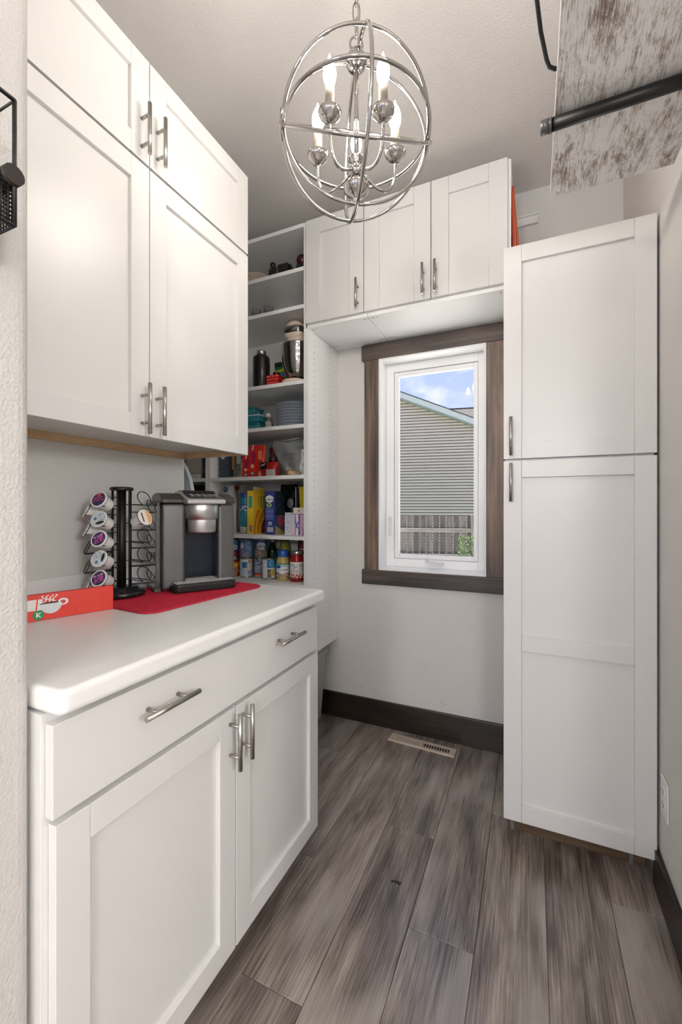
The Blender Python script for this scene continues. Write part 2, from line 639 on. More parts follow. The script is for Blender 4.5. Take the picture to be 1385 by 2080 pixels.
# ------------------------------------------------------------------ flat print
def paint_grid(name, parent, pos, nu, nv, fn, mt='print', wrap=False):
    """pos(u,v) -> point, fn(u,v) -> sRGB 0..255; one colour per cell"""
    vs_, fs_ = [], []
    for j in range(nv + 1):
        for i in range(nu + 1):
            vs_.append(tuple(pos(i / nu, j / nv)))
    cols = []
    for j in range(nv):
        for i in range(nu):
            a = j * (nu + 1) + i
            fs_.append((a, a + 1, a + nu + 2, a + nu + 1))
            c = rgb(*fn((i + 0.5) / nu, (j + 0.5) / nv))
            cols += [*c, 1.0] * 4
    me = bpy.data.meshes.new(name)
    me.from_pydata(vs_, [], fs_)
    me.materials.append(M[mt])
    at = me.color_attributes.new('print', 'FLOAT_COLOR', 'CORNER')
    at.data.foreach_set('color', cols)
    if wrap:
        me.polygons.foreach_set('use_smooth', [True] * len(fs_))
    me.update()
    return obj(name, me, parent)


def ell(u, v, cu, cv, ru, rv):
    return ((u - cu) / ru) ** 2 + ((v - cv) / rv) ** 2 <= 1


def rec(u, v, a, b, c, d):
    return a <= u <= b and c <= v <= d


def h01(i, j=0):
    return (math.sin(i * 127.1 + j * 311.7) * 43758.5453) % 1.0


def text_part(name, parent, body, size, mt, mapfn, align='CENTER'):
    cu = bpy.data.curves.new('lettering', 'FONT')
    cu.body = body
    cu.size = size
    cu.align_x = align
    cu.align_y = 'CENTER'
    cu.resolution_u = 2
    tmp = bpy.data.objects.new('lettering', cu)
    C.objects.link(tmp)
    dg = bpy.context.evaluated_depsgraph_get()
    me = bpy.data.meshes.new_from_object(tmp.evaluated_get(dg))
    bpy.data.objects.remove(tmp)
    bpy.data.curves.remove(cu)
    me.name = name
    for v in me.vertices:
        v.co = mapfn(v.co.x, v.co.y)
    me.materials.clear()
    me.materials.append(mt)
    me.update()
    return obj(name, me, parent)

# ================================================================== the room
XR, YB, ZC, XL = 0.372, 2.247, 2.765, -1.31
XS, YS = -0.716, 0.405                     # end face of the wall beside the cabinets
XFAR = -2.32                               # left end of the pantry alcove

# floor slab with separate planks
flo = struct(bx('floor', M['floor'], None, -3.5, 3.0, -4.0, 2.40, -0.10, -0.009))
PW = 0.1835
seams = [0.2215 - PW * k for k in range(-1, 9)]
joints = {0: 1.535, 1: 0.75, 2: 0.56, 3: 1.199, 4: 1.556, 5: 0.90, 6: 1.30, 7: 0.70, 8: 1.62}
pcache = {}
for k in range(len(seams) - 1):
    x1, x0 = seams[k], seams[k + 1]
    if k == 0:
        x1 = XR + 0.02
    j0 = joints.get(k, 1.0)
    cuts = [-0.45] + sorted(y for y in (j0 - 2.44, j0 - 1.22, j0, j0 + 1.22) if -0.4 < y < YB) + [YB]
    for a, b in zip(cuts, cuts[1:]):
        key = (round(x1 - x0, 4), round(b - a, 4))
        if key not in pcache:
            hw, hl = key[0] / 2 - 0.0006, key[1] / 2 - 0.0006
            pcache[key] = MB().box(-hw, hw, -hl, hl, -0.008, 0.0).mesh('plank', M['floor'])
        obj('plank', pcache[key], flo, loc=((x0 + x1) / 2, (a + b) / 2, 0), bevel=0.0009, seg=1)

struct(bx('ceiling', M['ceiling'], None, -3.5, 3.0, -4.0, 2.40, ZC, ZC + 0.06))

# window wall with its opening
WX0, WX1, WZ0, WZ1 = -0.781, -0.210, 0.874, 2.056
wb = MB()
wb.box(-3.5, WX0, YB, YB + 0.15, -0.8, ZC)
wb.box(WX1, 3.0, YB, YB + 0.15, -0.8, ZC)
wb.box(WX0, WX1, YB, YB + 0.15, -0.8, WZ0)
wb.box(WX0, WX1, YB, YB + 0.15, WZ1, ZC)
wall_back = struct(wb.build('wall_back', M['wall']))
# a few scuffs low on the window wall, a little mark on the floor
rs_ = random.Random(11)
for (x, z, l) in ((-0.95, 0.206, 0.09), (-0.83, 0.193, 0.07), (-0.44, 0.192, 0.05), (-0.31, 0.231, 0.02)):
    mb = MB()
    for q in range(int(l / 0.006)):
        mb.cyl((x + q * 0.006 + rs_.uniform(-0.002, 0.002), YB - 0.0004, z - q * 0.0011 + rs_.uniform(-0.003, 0.003)), (x + q * 0.006, YB + 0.001, z - q * 0.0011), rs_.uniform(0.0008, 0.0024), n=7)
    mb.build('scuff_mark', col((168, 164, 158), 0.8), wall_back)['kind'] = 'stuff'
mb = MB()
for (dx, dy, r) in ((-0.012, 0.0, 0.005), (-0.006, 0.004, 0.003), (0.0, 0.001, 0.005), (0.010, 0.0, 0.005), (0.006, 0.006, 0.003), (0.015, 0.004, 0.003)):
    mb.cyl((-0.404 + dx, 1.324 + dy, -0.0005), (-0.404 + dx, 1.324 + dy, 0.0003), r, n=9)
mb.build('floor_mark', col((30, 26, 24), 0.7), flo)['kind'] = 'stuff'

struct(bx('wall_right', M['wall'], None, XR, XR + 0.12, 0.45, YB, 0, ZC))
struct(bx('wall_left', M['wall_rough'], None, XL - 0.12, XL, YS, 1.318, 0, ZC))
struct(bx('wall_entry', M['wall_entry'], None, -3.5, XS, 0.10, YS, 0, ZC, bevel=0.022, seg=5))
struct(bx('wall_alcove', M['wall'], None, XFAR - 0.1, XFAR, YS, YB, 0, ZC))
# the kitchen the picture is taken from
struct(bx('wall_kitchen_left', M['wall'], None, -3.6, -3.5, -4.0, 0.10, 0, ZC))
struct(bx('wall_kitchen_right', M['wall'], None, 3.0, 3.1, -4.0, 0.57, 0, ZC))
struct(bx('wall_kitchen_pantry', M['wall'], None, XR + 0.12, 3.0, 0.45, 0.57, 0, ZC))
kw = MB()
kw.box(-3.5, -2.2, -4.12, -4.0, 0, ZC)
kw.box(2.2, 3.0, -4.12, -4.0, 0, ZC)
kw.box(-2.2, 2.2, -4.12, -4.0, 2.2, ZC)  # unseen wide opening underneath, added to let sky fill in from behind
struct(kw.build('wall_kitchen_front', M['wall']))

# baseboards
struct(bx('baseboard_back', M['base'], None, -2.3, -0.10, YB - 0.015, YB, 0, 0.143, bevel=0.003))
struct(bx('baseboard_right', M['base_y'], None, XR - 0.015, XR, 0.45, 1.668, 0, 0.125, bevel=0.003))

# stained boards round the window
TY0, TY1 = YB - 0.020, YB
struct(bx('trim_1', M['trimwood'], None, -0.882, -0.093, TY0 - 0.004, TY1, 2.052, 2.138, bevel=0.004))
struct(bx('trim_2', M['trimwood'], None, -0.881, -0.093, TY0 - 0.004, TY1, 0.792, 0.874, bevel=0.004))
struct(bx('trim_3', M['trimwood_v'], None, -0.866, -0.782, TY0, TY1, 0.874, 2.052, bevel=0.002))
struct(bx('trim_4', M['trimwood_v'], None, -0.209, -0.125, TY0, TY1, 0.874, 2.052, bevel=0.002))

# window: jamb lining, frame, sash, pane, crank, lock
win = bpy.data.objects.new('window_1', None)
C.objects.link(win)
win.location = ((WX0 + WX1) / 2, YB, WZ0)
struct(win, 'white casement window with a single pane looking onto the neighbouring house', 'window')
ox, oy, oz = win.location


def ring_box(mb, x0, x1, z0, z1, tl, tr, tb, tt, y0, y1):
    mb.box(x0, x0 + tl, y0, y1, z0, z1)
    mb.box(x1 - tr, x1, y0, y1, z0, z1)
    mb.box(x0 + tl, x1 - tr, y0, y1, z0, z0 + tb)
    mb.box(x0 + tl, x1 - tr, y0, y1, z1 - tt, z1)
    return mb


def wrel(mb, name, mt, bevel=0.0):
    o = mb.build(name, mt, win, bevel=bevel)
    o.location = (-ox, -oy, -oz)
    return o


wrel(ring_box(MB(), WX0, WX1, WZ0, WZ1, 0.012, 0.012, 0.012, 0.012, YB - 0.018, YB + 0.15), 'jamb_lining', M['vinyl'], 0.001)
wrel(ring_box(MB(), -0.769, -0.221, 0.886, 2.044, 0.046, 0.039, 0.046, 0.046, YB + 0.082, YB + 0.14), 'frame', M['vinyl'], 0.003)
wrel(ring_box(MB(), -0.7215, -0.2615, 0.9335, 1.9965, 0.027, 0.023, 0.024, 0.026, YB + 0.088, YB + 0.1135), 'sash', M['vinyl'], 0.003)
wrel(MB().box(-0.697, -0.283, YB + 0.107, YB + 0.111, 0.955, 1.973), 'pane', M['glass'])
ck = MB()
ck.box(-0.53, -0.44, YB + 0.062, YB + 0.084, 0.905, 0.925)
ck.tube([(-0.535, YB + 0.062, 0.918), (-0.52, YB + 0.05, 0.945), (-0.50, YB + 0.045, 0.93), (-0.435, YB + 0.045, 0.918)], 0.006, 8)
wrel(ck, 'crank_handle', M['white_plastic'], 0.003)
lk = MB()
lk.box(-0.751, -0.737, YB + 0.07, YB + 0.084, 1.06, 1.17)
lk.tube([(-0.744, YB + 0.066, 1.075), (-0.744, YB + 0.056, 1.11), (-0.744, YB + 0.062, 1.165)], 0.005, 8)
wrel(lk, 'lock_lever', M['white_plastic'], 0.003)

# ================================================================== cabinets
def handle_mesh(name, vertical=True):
    mb = MB()
    L, S, R0 = 0.069, 0.038, 0.0056
    ax = (lambda t: (0, -0.032, t)) if vertical else (lambda t: (t, -0.032, 0))
    mb.cyl(ax(-L), ax(L), R0, n=14)
    for s in (-S, S):
        p = (0, 0, s) if vertical else (s, 0, 0)
        mb.cyl(p, (p[0], -0.032, p[2]), 0.0043, n=10)
    return mb.mesh(name, M['nickel'])


HV = handle_mesh('handle', True)
HH = handle_mesh('handle', False)


def shaker(parent, x0, x1, z0, z1, st=0.058, t=0.019, hx=None, hz=None, midrail=None, name='door'):
    """door in the local plane y=0 (front) .. t (back): stiles and rails, recessed panel, bar handle"""
    w_, h_ = x1 - x0, z1 - z0
    g = 0.0004
    mb = MB()
    mb.box(0, st, 0, t, 0, h_)
    mb.box(w_ - st, w_, 0, t, 0, h_)
    mb.box(st + g, w_ - st - g, 0, t, 0, st)
    mb.box(st + g, w_ - st - g, 0, t, h_ - st, h_)
    if midrail:
        mb.box(st + g, w_ - st - g, 0, t, midrail[0] - z0, midrail[1] - z0)
    d = mb.build(name, M['cab'], parent, loc=(x0, 0, z0), bevel=0.0012)
    bx('panel', M['cab'], d, st - 0.004, w_ - st + 0.004, 0.0115, t - 0.001, st - 0.004, h_ - st + 0.004)
    if hx is not None:
        obj('handle', HV, d, loc=(hx - x0, 0, hz - z0))
    return d


QL = PI / 2
# ---- base cabinet (left)
YC0 = 0.413
base = thing('base_cabinet', 'white shaker base cabinet with one wide drawer and two doors under the countertop', 'cabinet', (-0.682, YC0, 0), QL)
WB = 0.895
bc = MB()
bc.box(-0.006, WB + 0.004, 0.020, 0.626, 0.112, 0.895)
bc.build('carcass', M['cab'], base, bevel=0.001)
bx('toe_kick', M['base'], base, 0.0, WB, 0.095, 0.115, 0.0, 0.112)
shaker(base, 0.005, 0.446, 0.110, 0.718, hx=0.424, hz=0.646)
shaker(base, 0.450, WB, 0.110, 0.718, hx=0.473, hz=0.650)
dr = bx('drawer_front', M['cab'], base, 0.0, WB - 0.004, 0.0, 0.019, 0.730, 0.879, bevel=0.0015)
obj('handle', HH, dr, loc=(0.217, 0, 0.828))
obj('handle', HH, dr, loc=(0.680, 0, 0.830))

# ---- countertop and its upstand
ct = thing('countertop', 'white laminate countertop with rounded front edge and short backsplash', 'countertop', (-0.655, 0.405, 0.897))
mb = MB()
L_ = 0.905
pts = [(0.0 - 0.018 + 0.018 * math.sin(a), 0.002 + 0.018 - 0.018 * math.cos(a)) for a in [PI / 2 * i / 6 for i in range(7)]]
outline = [(XL + 0.655, 0.002)] + pts + [(0.0, L_), (XL + 0.655, L_)]
mb.prism(outline, 0, 0.041)
slab = mb.build('slab', M['counter'], ct, bevel=0.011, seg=4)
bx('backsplash', M['counter'], ct, XL + 0.655, XL + 0.655 + 0.013, 0.004, L_, 0.041, 0.115, bevel=0.003)
CT = 0.938

# ---- wall cabinets (left): tall pair of doors, and a shorter pair above
up = thing('wall_cabinet', 'white shaker wall cabinet with two tall doors hanging over the coffee maker', 'cabinet', (-0.98, YC0, 1.42), QL)
UD = 0.33
uc = MB()
uc.box(0, WB, 0.020, UD - 0.002, 0.022, 0.757)
uc.build('carcass', M['cab'], up, bevel=0.001)
ub = MB()
ub.box(0, WB, UD - 0.030, UD - 0.002, 0.0, 0.022)
ub.box(WB - 0.019, WB, 0.020, UD - 0.030, 0.0, 0.022)
ub.box(0, 0.019, 0.020, UD - 0.030, 0.0, 0.022)
ub.build('bottom_rail', M['ply'], up)
shaker(up, -0.002, 0.4435, 0.0, 0.752, hx=0.418, hz=0.072)
shaker(up, 0.4465, WB, 0.0, 0.752, hx=0.468, hz=0.074)
up2 = thing('wall_cabinet', 'short white shaker cabinet stacked on top of the tall wall cabinet near the ceiling', 'cabinet', (-0.98, YC0, 2.18), QL)
bx('carcass', M['cab'], up2, 0, WB, 0.020, UD - 0.002, -0.002, 0.29, bevel=0.001)
shaker(up2, -0.002, 0.4435, 0.0, 0.292, hx=0.417, hz=0.074)
shaker(up2, 0.4465, WB, 0.0, 0.292, hx=0.471, hz=0.078)

# ---- overhead cabinets above the window
OZ = 2.152
ov1 = thing('overhead_cabinet', 'single-door white shaker cabinet above the window next to the open shelves', 'cabinet', (-1.052, 1.88, OZ), 0)
OH = 0.528
OD = YB - 1.88 - 0.002
bx('carcass', M['melamine'], ov1, 0.0, 0.329, 0.020, OD, -0.010, OH + 0.004, bevel=0.0008)
shaker(ov1, 0.002, 0.316, 0.008, OH, st=0.075, hx=0.289, hz=0.092)
ov2 = thing('overhead_cabinet', 'double-door white shaker cabinet above the window beside the tall cabinet', 'cabinet', (-0.722, 1.88, OZ), 0)
bx('carcass', M['melamine'], ov2, 0.001, 0.642, 0.020, OD, -0.010, OH + 0.004, bevel=0.0008)
shaker(ov2, -0.010, 0.308, 0.008, OH, st=0.075, hx=0.277, hz=0.087)
shaker(ov2, 0.312, 0.629, 0.008, OH, st=0.075, hx=0.332, hz=0.089)
# cam-lock caps on the undersides
for ov, xs in ((ov1, (0.02, 0.305)), (ov2, (0.02, 0.60))):
    cm = MB()
    for x in xs:
        for y in (0.045, 0.30):
            cm.cyl((x, y, -0.0104), (x, y, -0.0100), 0.0045, n=10)
            cm.box(x + 0.012, x + 0.026, y - 0.001, y + 0.001, -0.0104, -0.0100)
    cm.build('cam_locks', col((120, 122, 122)), ov)['kind'] = 'stuff'

# ---- tall cabinet (right)
YT = 1.645
tall = thing('tall_cabinet', 'tall white shaker pantry cabinet with two stacked doors beside the right wall', 'cabinet', (-0.095, YT, 0), 0)
TW = 0.459
TD = YB - YT - 0.002
tcb = MB()
tcb.box(0.004, TW - 0.004, 0.020, TD, 0.092, 2.136)
tcb.build('carcass', M['cab'], tall, bevel=0.001)
bx('toe_kick', M['kick'], tall, 0.010, TW - 0.016, 0.085, 0.105, 0.0, 0.092)
for x in (0.020, TW - 0.062):
    bx('kick_bracket', col((112, 112, 108), 0.5), tall, x, x + 0.012, 0.080, 0.085, 0.0, 0.090)
shaker(tall, 0.0, TW, 1.398, 2.166, st=0.060, hx=0.026, hz=1.476)
shaker(tall, 0.0, TW, 0.090, 1.390, st=0.060, hx=0.026, hz=1.312, midrail=(0.706, 0.762))

# ================================================================== open shelving
SF, SB = 1.895, 2.245          # front, back
SZ = [2.678, 2.456, 2.262, 1.873, 1.646, 1.383, 1.064, 0.812]   # shelf centres
sh1 = thing('shelf_unit', 'white open shelving unit full of pantry food left of the window', 'shelves', (-1.703, SF, 0.455), 0)


def srel(parent):
    l = parent.location
    return lambda name, mt, x0, x1, y0, y1, z0, z1, bevel=0.0007: bx(name, mt, parent, x0 - l[0], x1 - l[0], y0 - l[1], y1 - l[1], z0 - l[2], z1 - l[2], bevel=bevel)


s_ = srel(sh1)
s_('upright', M['melamine'], -1.061, -1.043, SF, SB, 0.455, 2.141)
s_('upright', M['melamine'], -1.072, -1.061, SF + 0.003, SB, 0.455, 2.688)
s_('upright', M['melamine'], -1.703, -1.686, SF, SB, 0.455, 2.688)
s_('back_panel', M['melamine'], -1.686, -1.072, SB - 0.008, SB, 0.475, 2.67)
for z in SZ:
    if z > 2.6:
        s_('shelf', M['melamine'], -1.686, -1.072, SF, SB - 0.008, z - 0.010, z + 0.010)
    else:
        s_('shelf', M['melamine'], -1.686, -1.072, SF + 0.001, SB - 0.008, z - 0.0105, z + 0.0095)
s_('shelf', M['melamine'], -1.686, -1.072, SF, SB - 0.008, 0.455, 0.475)
pg = MB()
n_h = 52
for i in range(n_h):
    z = 0.50 + i * 0.032
    for y in (1.958, 2.147):
        pg.cyl((-1.0430, y, z), (-1.0427, y, z), 0.0028, n=6)
l = sh1.location
ho = pg.build('peg_holes', col((86, 84, 80)), sh1)
ho.location = (-l[0], -l[1], -l[2])
ho['kind'] = 'stuff'
pg = MB()
for i in range(28):
    z = 0.90 + i * 0.032
    for y in (1.958, 2.147):
        pg.cyl((-1.6860, y, z), (-1.6857, y, z), 0.0028, n=6)
ho = pg.build('peg_holes', col((70, 66, 62)), sh1)
ho.location = (-l[0], -l[1], -l[2])
ho['kind'] = 'stuff'

sh2 = thing('shelf_unit', 'second white shelving unit half hidden behind the end of the left wall', 'shelves', (-2.30, SF, 0.455), 0)
s2 = srel(sh2)
s2('upright', M['melamine'], -1.7215, -1.7045, SF, SB, 0.455, 2.688)
s2('upright', M['melamine'], -2.300, -2.283, SF, SB, 0.455, 2.688)
s2('back_panel', M['melamine'], -2.283, -1.7215, SB - 0.008, SB, 0.475, 2.67)
for z in (2.678, 2.3, 1.95, 1.65, 1.383, 1.10, 0.80, 0.465):
    s2('shelf', M['melamine'], -2.283, -1.7215, SF + 0.001, SB - 0.008, z - 0.010, z + 0.010)

# ================================================================== chandelier
CX, CY, CZ, CR = -0.399, 0.972, 2.153, 0.182
ch = thing('chandelier', 'polished nickel orb chandelier with five lit candle bulbs hanging on a chain', 'chandelier', (CX, CY, CZ))
vdir = Vector((CX, CY, CZ - 1.22)).normalized()
ua = Vector((0.8443, 0.5358, 0))
wv = (vdir - ua * vdir.dot(ua)).normalized()
upv = ua.cross(wv)
if upv.z < 0:
    upv = -upv


def circle(a, b, r, n=72):
    return [a * (r * math.cos(2 * PI * i / n)) + b * (r * math.sin(2 * PI * i / n)) for i in range(n)]


for ang, rr in ((0, CR), (44, CR - 0.002), (89, CR - 0.004), (133, CR - 0.003)):
    d = upv * math.cos(math.radians(ang)) + wv * math.sin(math.radians(ang))
    MB().tube(circle(ua, d, rr), 0.0044, 10, closed=True).build('ring', M['chrome'], ch)
MB().tube(circle(wv, upv, CR + 0.002), 0.0048, 10, closed=True).build('ring', M['chrome'], ch)
for s in (-1, 1):
    mb = MB()
    mb.cyl(ua * (s * (CR - 0.010)), ua * (s * (CR + 0.008)), 0.006, n=12)
    mb.cyl(ua * (s * (CR + 0.002)), ua * (s * (CR + 0.006)), 0.011, n=16)
    for d_ in (upv, wv):
        mb.tube([ua * (s * (CR * 0.985)) + d_ * (CR * math.sin(q) * 1.0) + ua * (s * CR * (math.cos(q) - 0.985 + 0.012)) for q in (-0.17, -0.08, 0, 0.08, 0.17)], 0.0060, 8)
    mb.build('pivot', M['chrome'], ch)
# centre column, top ball, hub and finial
cl = MB()
cl.cyl((0, 0, 0.17), (0, 0, -0.095), 0.0062, n=16)
cl.build('column', M['chrome'], ch)
tb = MB()
tb.lathe([(0.0001, 0.026), (0.012, 0.024), (0.021, 0.016), (0.0255, 0.006), (0.0265, 0), (0.0255, -0.006), (0.021, -0.016), (0.012, -0.024), (0.0001, -0.026)], 28, (0, 0, 0.180))
tb.build('top_ball', M['chrome'], ch)
tl = MB()
tl.tube([Vector((ua.x * 0.016 * math.cos(a), ua.y * 0.016 * math.cos(a), 0.222 + 0.019 * math.sin(a))) for a in [2 * PI * i / 24 for i in range(24)]], 0.0028, 8, closed=True)
tl.build('top_loop', M['chrome'], ch)
hb = MB()
hb.lathe([(0.0001, -0.060), (0.018, -0.061), (0.020, -0.066), (0.013, -0.072), (0.013, -0.094), (0.020, -0.098), (0.020, -0.104), (0.010, -0.110)], 28)
hb.lathe([(0.0001, -0.118), (0.016, -0.119), (0.027, -0.125), (0.032, -0.135), (0.031, -0.143), (0.022, -0.153), (0.008, -0.160), (0.005, -0.172), (0.006, -0.180), (0.0001, -0.186)], 32)
hb.build('hub', M['chrome'], ch)
# chain up to the ceiling canopy
def link_pts(z, flip):
    a = ua if flip else wv.cross(ua).cross(ua).normalized()
    if not flip:
        a = Vector((-ua.y, ua.x, 0))
    pts_ = []
    for i in range(20):
        t = 2 * PI * i / 20
        pts_.append(a * (0.0085 * math.cos(t)) + Vector((0, 0, z + 0.0185 * math.sin(t) + (0.006 if math.sin(t) > 0.01 else -0.006 if math.sin(t) < -0.01 else 0))))
    return pts_


z, k = 0.262, 0
while z < ZC - CZ - 0.045:
    MB().tube(link_pts(z, k % 2 == 1), 0.0022, 7, closed=True).build('chain_link', M['chrome'], ch)
    z += 0.0405
    k += 1
MB().lathe([(0.0001, ZC - CZ - 0.034), (0.008, ZC - CZ - 0.034), (0.010, ZC - CZ - 0.026), (0.055, ZC - CZ - 0.016), (0.062, ZC - CZ - 0.004), (0.062, ZC - CZ - 0.0005)], 32).build('canopy', M['chrome'], ch)
MB().cyl((0.004, 0.0, 0.20), (0.004, 0.0, ZC - CZ - 0.02), 0.0016, n=6).build('cord', M['sleeve'], ch)
# five arms with cups, sleeves and bulbs
away = math.atan2(CY, CX)
RA = 0.104
CUP = -0.036
arm_mb = MB()
P_ = []
for i in range(25):
    t = i / 24
    # from the hub out and down, then up into the cup
    p0, p1, p2, p3 = Vector((0.018, 0, -0.098)), Vector((0.075, 0, -0.150)), Vector((RA + 0.006, 0, -0.135)), Vector((RA, 0, CUP - 0.008))
    P_.append(p0 * (1 - t) ** 3 + p1 * 3 * t * (1 - t) ** 2 + p2 * 3 * t * t * (1 - t) + p3 * t ** 3)
ARM = arm_mb.tube(P_, 0.0040, 10).mesh('arm', M['chrome'])
CUPM = MB().lathe([(0.0001, CUP - 0.014), (0.007, CUP - 0.013), (0.014, CUP - 0.008), (0.024, CUP + 0.003), (0.0275, CUP + 0.012), (0.0265, CUP + 0.012), (0.022, CUP + 0.005), (0.012, CUP), (0.0001, CUP - 0.002)], 28, (RA, 0, 0)).mesh('candle_cup', M['chrome'])
SLM = MB().lathe([(0.0108, CUP - 0.002), (0.0108, CUP + 0.072), (0.0085, CUP + 0.0735)], 20, (RA, 0, 0)).mesh('candle_sleeve', M['sleeve'])
bz = CUP + 0.072
BLM = MB().lathe([(0.0075, bz), (0.0105, bz + 0.006), (0.0140, bz + 0.016), (0.0152, bz + 0.026), (0.0145, bz + 0.036), (0.0118, bz + 0.047), (0.0080, bz + 0.056), (0.0042, bz + 0.063), (0.0016, bz + 0.069), (0.0008, bz + 0.074), (0.0001, bz + 0.0745)], 12, (RA, 0, 0)).mesh('bulb', M['bulb'])
for i in range(5):
    a = away + 2 * PI * i / 5
    for nm, me in (('arm', ARM), ('candle_cup', CUPM), ('candle_sleeve', SLM), ('bulb', BLM)):
        obj(nm, me, ch, rot=(0, 0, a))

# ================================================================== shelf board on the right wall
ws = thing('wall_shelf', 'distressed white wooden shelf board carried on black pipes on the right wall', 'shelf', (0.345, 0.50, 2.13))
l = ws.location
bd = MB().box(0.050 - l[0], 0.342 - l[0], 0.0, 1.380 - l[1], 0.0, 0.018)
bd.build('board', [M['distressed']], ws, bevel=0.0008)
bx('edge_band', M['white_plastic'], ws, 0.0475 - l[0], 0.050 - l[0], 0.0, 1.380 - l[1], 0.0, 0.018)
for y in (1.098, 0.62):
    mb = MB()
    mb.cyl((0.040 - l[0], y - l[1], -0.0165), (XR - 0.006 - l[0], y - l[1], -0.0165), 0.0140, n=20)
    pp = mb.build('pipe', M['black_metal'], ws)
    cp = MB()
    cp.cyl((0.018 - l[0], y - l[1], -0.0165), (0.036 - l[0], y - l[1], -0.0165), 0.0150, n=20)
    cp.cyl((0.036 - l[0], y - l[1], -0.0165), (0.041 - l[0], y - l[1], -0.0165), 0.0163, n=20)
    cp.build('end_cap', M['gunmetal'], pp)
    fl = MB()
    fl.cyl((XR - 0.0065 - l[0], y - l[1], -0.0165), (XR - 0.0005 - l[0], y - l[1], -0.0165), 0.034, n=24)
    fl.build('flange', M['black_metal'], pp)

# wire basket standing on that board, one handle sticking out over the edge
wk = thing('wire_basket', 'dark wire basket on the distressed shelf with its handle poking over the edge', 'basket', (0.18, 0.90, 2.148))
l = wk.location
for zz in (0.004, 0.065, 0.125):
    mb = MB()
    q = [(0.075 - l[0], 0.74 - l[1], zz), (0.30 - l[0], 0.74 - l[1], zz), (0.30 - l[0], 1.05 - l[1], zz), (0.075 - l[0], 1.05 - l[1], zz)]
    mb.tube(q, 0.003, 6, closed=True)
    mb.build('rim_wire', M['black_metal'], wk)
for i in range(9):
    y = 0.745 + i * 0.0375
    MB().tube([(0.077 - l[0], y - l[1], 0.125), (0.077 - l[0], y - l[1], 0.004), (0.298 - l[0], y - l[1], 0.004), (0.298 - l[0], y - l[1], 0.125)], 0.0018, 5).build('rib_wire', M['black_metal'], wk)
hp = [(0.077, 1.035, 0.030), (0.045, 1.030, 0.030), (0.034, 1.020, 0.030), (0.028, 1.004, 0.033), (0.016, 0.95, 0.042), (0.008, 0.895, 0.052), (0.006, 0.86, 0.056), (0.012, 0.845, 0.056), (0.030, 0.84, 0.050), (0.077, 0.838, 0.045)]
MB().tube([(p[0] - l[0], p[1] - l[1], p[2]) for p in hp], 0.0042, 8).build('handle', M['black_metal'], wk)

# ================================================================== wire basket on the entry wall (left edge)
bk = thing('wall_basket', 'black wire and mesh wall basket with a wooden dowel on the near left wall', 'basket', (XS, 0.20, 1.59))
l = bk.location
X0, X1, Y0, Y1, Z0, Z1 = XS + 0.006, -0.622, 0.06, 0.3285, 1.592, 1.758
def rl(p):
    return (p[0] - l[0], p[1] - l[1], p[2] - l[2])
for zz in (Z0, Z1):
    MB().tube([rl(p) for p in ((X0, Y0, zz), (X1, Y0, zz), (X1, Y1, zz), (X0, Y1, zz))], 0.0028, 8, closed=True).build('rail_wire', M['black_metal'], bk)
for x, y in ((X1, Y1), (X1, Y0), (X0, Y1), (X0, Y0)):
    MB().cyl(rl((x, y, Z0)), rl((x, y, Z1)), 0.0028, n=8).build('post_wire', M['black_metal'], bk)
MB().cyl(rl((X0, Y1 - 0.004, 1.655)), rl((X1 + 0.008, Y1 - 0.004, 1.655)), 0.0125, n=16).build('dowel', plain('dark_dowel_wood', (0.014, 0.009, 0.006), rough=0.6, var=0.3, scale=40), bk)
ms = MB()
for i in range(15):
    t = i / 14
    x = X0 + (X1 - X0) * t
    ms.tube([rl((x, Y1, Z0)), rl((x, Y1, 1.655))], 0.0011, 4)
    if i < 12:
        zz = Z0 + 0.062 * i / 11
        ms.tube([rl((X0, Y1, zz)), rl((X1, Y1, zz))], 0.0011, 4)
for i in range(36):
    y = Y0 + (Y1 - Y0) * i / 35
    ms.tube([rl((X1, y, Z0)), rl((X1, y, 1.655))], 0.0011, 4)
for i in range(12):
    zz = Z0 + 0.062 * i / 11
    ms.tube([rl((X1, Y0, zz)), rl((X1, Y1, zz))], 0.0011, 4)
mo = ms.build('wire_mesh', M['black_metal'], bk)
mo['kind'] = 'stuff'

# ================================================================== outside
EX = Vector((0.98057, 0.19619, 0))
EN = Vector((0.19619, -0.98057, 0))       # faces the window
ROT_E = math.atan2(0.19619, 0.98057)
GZ = -0.78
lawn = struct(bx('lawn', M['lawn'], None, -30, 25, 2.45, 60, GZ - 0.1, GZ))
struct(bx('bounce_slab', M['bounce_pale'], None, -6, 6, 2.40, 9.2, GZ - 0.02, GZ + 0.03))  # unseen pale slab, added to bounce sunlight up through the window

hs = thing('neighbour_house', 'grey beige lap-sided house gable with pale blue fascia seen through the window', 'house', (-2.943, 14.422, GZ), ROT_E)
# wall: gable polygon as stacked lap courses (local x along the wall, -y toward the window)
def rake(s):        # underside of fascia above the wall
    return 4.475 - 0.4229 * s + 0.0 - GZ - 0.03


